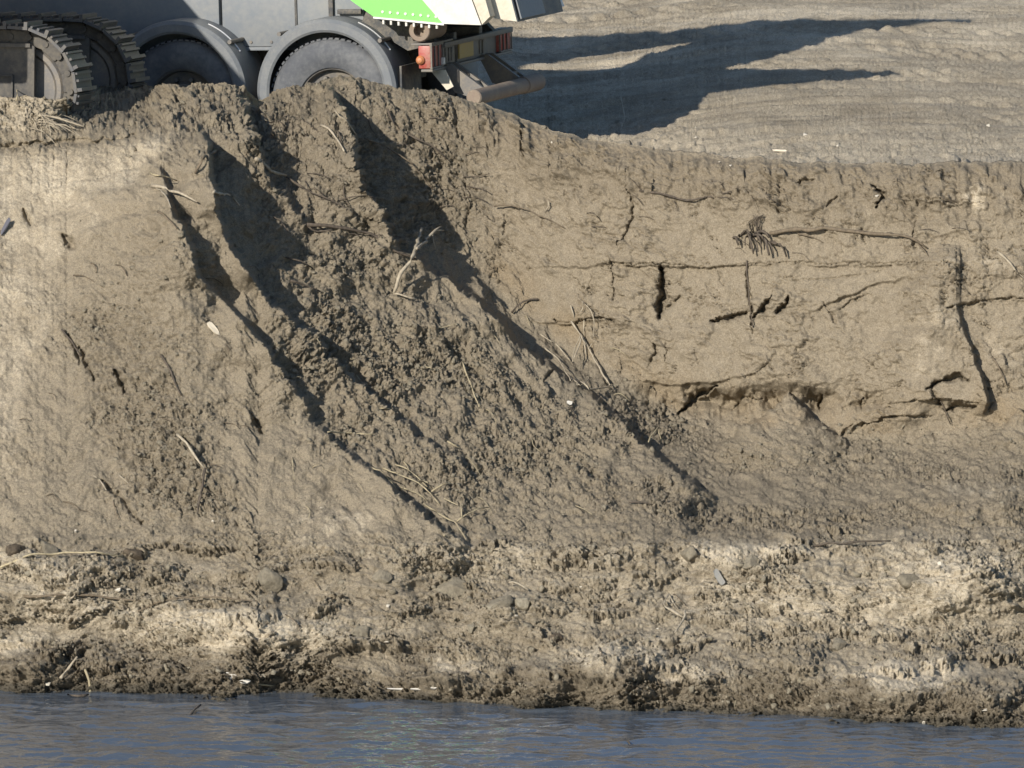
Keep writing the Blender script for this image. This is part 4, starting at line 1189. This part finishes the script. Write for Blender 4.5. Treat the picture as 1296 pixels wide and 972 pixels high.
# tangle of straw and roots where the heap meets the wall
paths = [([(722,408,.02),(738,436,.06),(752,462,.06),(772,494,.02)],.008,.006),([(735,436,.08),(730,452,.12),(727,461,.1)],.008,.004),([(735,436,.1),(738,446,.12),(741,458,.1)],.007,.003),([(734,432,.09),(728,448,.11),(724,464,.08)],.007,.003),
         ([(736,384,.02),(748,398,.05),(754,415,.06),(750,434,.03)],.005,.003),([(723,390,.02),(726,402,.04),(727,412,.03)],.006,.004),([(738,384,.03),(739,396,.04),(733,402,.03)],.004,.003),([(740,410,.04),(738,430,.04)],.005,.003),
         ([(733,488,.05),(745,500,.06),(760,499,.05),(772,494,.04)],.008,.005),([(722,480,.03),(735,494,.05),(744,484,.05)],.006,.004),([(748,440,.04),(745,448,.04)],.004,.003),([(690,440,.02),(708,462,.05),(722,484,.03)],.006,.004),([(684,424,.02),(704,437,.05),(722,458,.03)],.006,.004)]
stick('straw_tuft', paths, W_PALE, 'tangle of pale straw and bent roots where the heap meets the wall', 'straw')
# brushwood in the lower gully
paths = []
for p in [[(484,594),(505,608),(528,622),(545,632),(556,642)],[(505,618),(525,630),(540,636)],[(560,656),(578,672),(590,686)],[(545,628),(560,622),(578,614)],[(560,636),(578,646)],[(530,612),(538,620),(548,622)],[(470,596),(484,606),(500,620)],[(578,660),(600,652),(618,644)],[(582,646),(583,658)],[(536,640),(550,652),(570,662)],[(562,680),(574,672)],[(500,590),(520,602),(540,620)]]:
    paths.append(([(x, y, .02 + .06 * math.sin(math.pi * i / (len(p) - 1))) for i, (x, y) in enumerate(p)], .0065, .0035))
stick('brushwood', paths, W_STRAW, 'bundle of broken straw and twigs in the lower end of the gully', 'brushwood')
# dry grass on the left berm
paths = []
for i in range(46):
    x0 = rng.uniform(38, 66); y0 = rng.uniform(142, 162); dx = rng.uniform(-8, 46); dy = rng.uniform(8, 26)
    paths.append(([(x0, y0, .01), (x0 + dx * .5, y0 + dy * .4, .07), (x0 + dx, y0 + dy, .02)], .004, .002))
paths.append(([(48,150,.03),(72,156,.08),(106,165,.05)],.009,.006))
stick('dry_grass', paths, W_PALE, 'dry grass roots with a pale stalk on the berm under the excavator', 'grass')
# twig floating
tw = at(247, 900, 0); bz = (HCAM - 0.0)
def on_water(px, py, h=0.0):
    b = -(py - 486) / FPX
    Yq = (HCAM - h) / (math.sin(PITCH) - b * math.cos(PITCH)) * (math.cos(PITCH) + b * math.sin(PITCH)) - DIST
    return mathutils.Vector(at(px, py, Yq))
def water_stick(pts, r, m, label, name='floating_twig'):
    V, F = tube_mesh([([on_water(*p) for p in pts], [r] * len(pts))])
    o0 = V[0].copy(); o = mesh_obj(name, [v - o0 for v in V], F, m, smooth=True); o.location = o0
    tag(o, label, 'twig')
water_stick([(238,908,.0),(246,900,.015),(254,892,.04)], .008, W_DARK, 'dark twig floating in the water near the left bank')
water_stick([(86,879,.005),(98,880,.015),(112,879,.01)], .009, W_DARK, 'dark twig lying in the water at the foot of the tan stump')
water_stick([(793,938,.0),(797,941,.02)], .006, W_DARK, 'tiny dark twig floating in the water below the pale hump')

# ------------------------------------------------------------------ scraps and pebbles
def flake(name, px, py, w, h, th, ang, m, label, cat, group=None, seed=0):
    rg = np.random.default_rng(seed)
    bm = bmesh.new(); n = 9; A = []; B = []
    for i in range(n):
        t = 2 * math.pi * i / n; r = rg.uniform(.8, 1.1)
        c = mathutils.Vector((w / 2 * r * math.copysign(abs(math.cos(t)) ** .7, math.cos(t)), 0, h / 2 * r * math.copysign(abs(math.sin(t)) ** .7, math.sin(t))))
        bend = rg.uniform(-.2, .2) * th
        A.append(bm.verts.new(c + mathutils.Vector((0, -th / 2 + bend, 0)))); B.append(bm.verts.new(c * .93 + mathutils.Vector((0, th / 2 + bend, 0))))
    bm.faces.new(A); bm.faces.new(B[::-1])
    for i in range(n): bm.faces.new((A[i], B[i], B[(i + 1) % n], A[(i + 1) % n]))
    bmesh.ops.recalc_face_normals(bm, faces=bm.faces)
    me = bpy.data.meshes.new(name); bm.to_mesh(me); bm.free(); me.materials.append(m)
    o = bpy.data.objects.new(name, me); col_of().link(o)
    o.location = surf(px, py, th * .6 + .01); o.rotation_euler = (R(-35), R(ang), 0)
    tag(o, label, cat, group); return o
flake('wood_chip', 270, 419, .14, .045, .02, 48, M_WOODCHIP, 'pale split wood chip lying on the left slope', 'wood chip', seed=1)
flake('stone_slab', 910, 735, .055, .16, .03, -32, simple('grey_slate', (.16, .16, .15), .8, 0, .3), 'thin grey slab stuck upright in the right shore', 'stone', seed=2)
flake('litter', 720, 511, .05, .035, .012, 10, M_LITTER, 'small white scrap on the slope left of the lowest gully shadow', 'litter', seed=3)
flake('litter', 6, 290, .03, .16, .03, 28, simple('bluish_slate', (.10, .10, .12), .7, 0, .1), 'dark bluish slat stuck in the pale ramp at the left edge', 'litter', seed=4)
flake('litter', 290, 859, .11, .055, .03, 14, M_LITTER, 'crumpled white litter at the waterline under the pale bank', 'litter', seed=5)
flake('litter', 309, 866, .09, .03, .02, -5, M_LITTER, 'flattened white scrap right beside the crumpled litter', 'litter', seed=6)
for k, (a, b_, w_) in enumerate([(499, 873, .13), (529, 875, .15), (549, 874, .05)]):
    flake('driftwood', a, b_, w_, .013, .016, 2, M_LITTER, ['left bleached strip at the waterline below the low pale ridge', 'middle bleached strip at the waterline below the low pale ridge', 'short right bleached strip at the waterline below the low pale ridge'][k], 'driftwood', 'bleached strips along the waterline', seed=7 + k)
flake('wood_chip', 986, 192, .13, .02, .015, 3, M_WOODCHIP, 'thin pale chip lying on the plateau edge above the root tuft', 'wood chip', seed=11)
PB = [(96,673,.022),(149,750,.03),(162,747,.022),(488,817,.025),(490,770,.02),(1190,718,.045),(1018,176,.03),(1250,164,.025),(1110,250,.026),(700,182,.015),(925,212,.015),(935,198,.014),(962,192,.016),(910,205,.014),(1060,187,.016),(880,178,.015),(652,780,.022),(964,765,.014),(832,795,.014),(268,663,.018),(1170,915,.03),(735,745,.014),(405,640,.012),(1245,905,.025),(60,866,.03),(880,165,.016)]
for i, (x, y, r) in enumerate(PB):
    v, f = HV[i % len(HV)]
    o = mesh_obj('pebble', v * r, f.tolist(), M_PEBBLE); o.location = surf(x, y, r * .5)
    tag(o, 'small pale pebble lying on the bare earth', 'pebble', 'pale pebbles scattered over the earth')
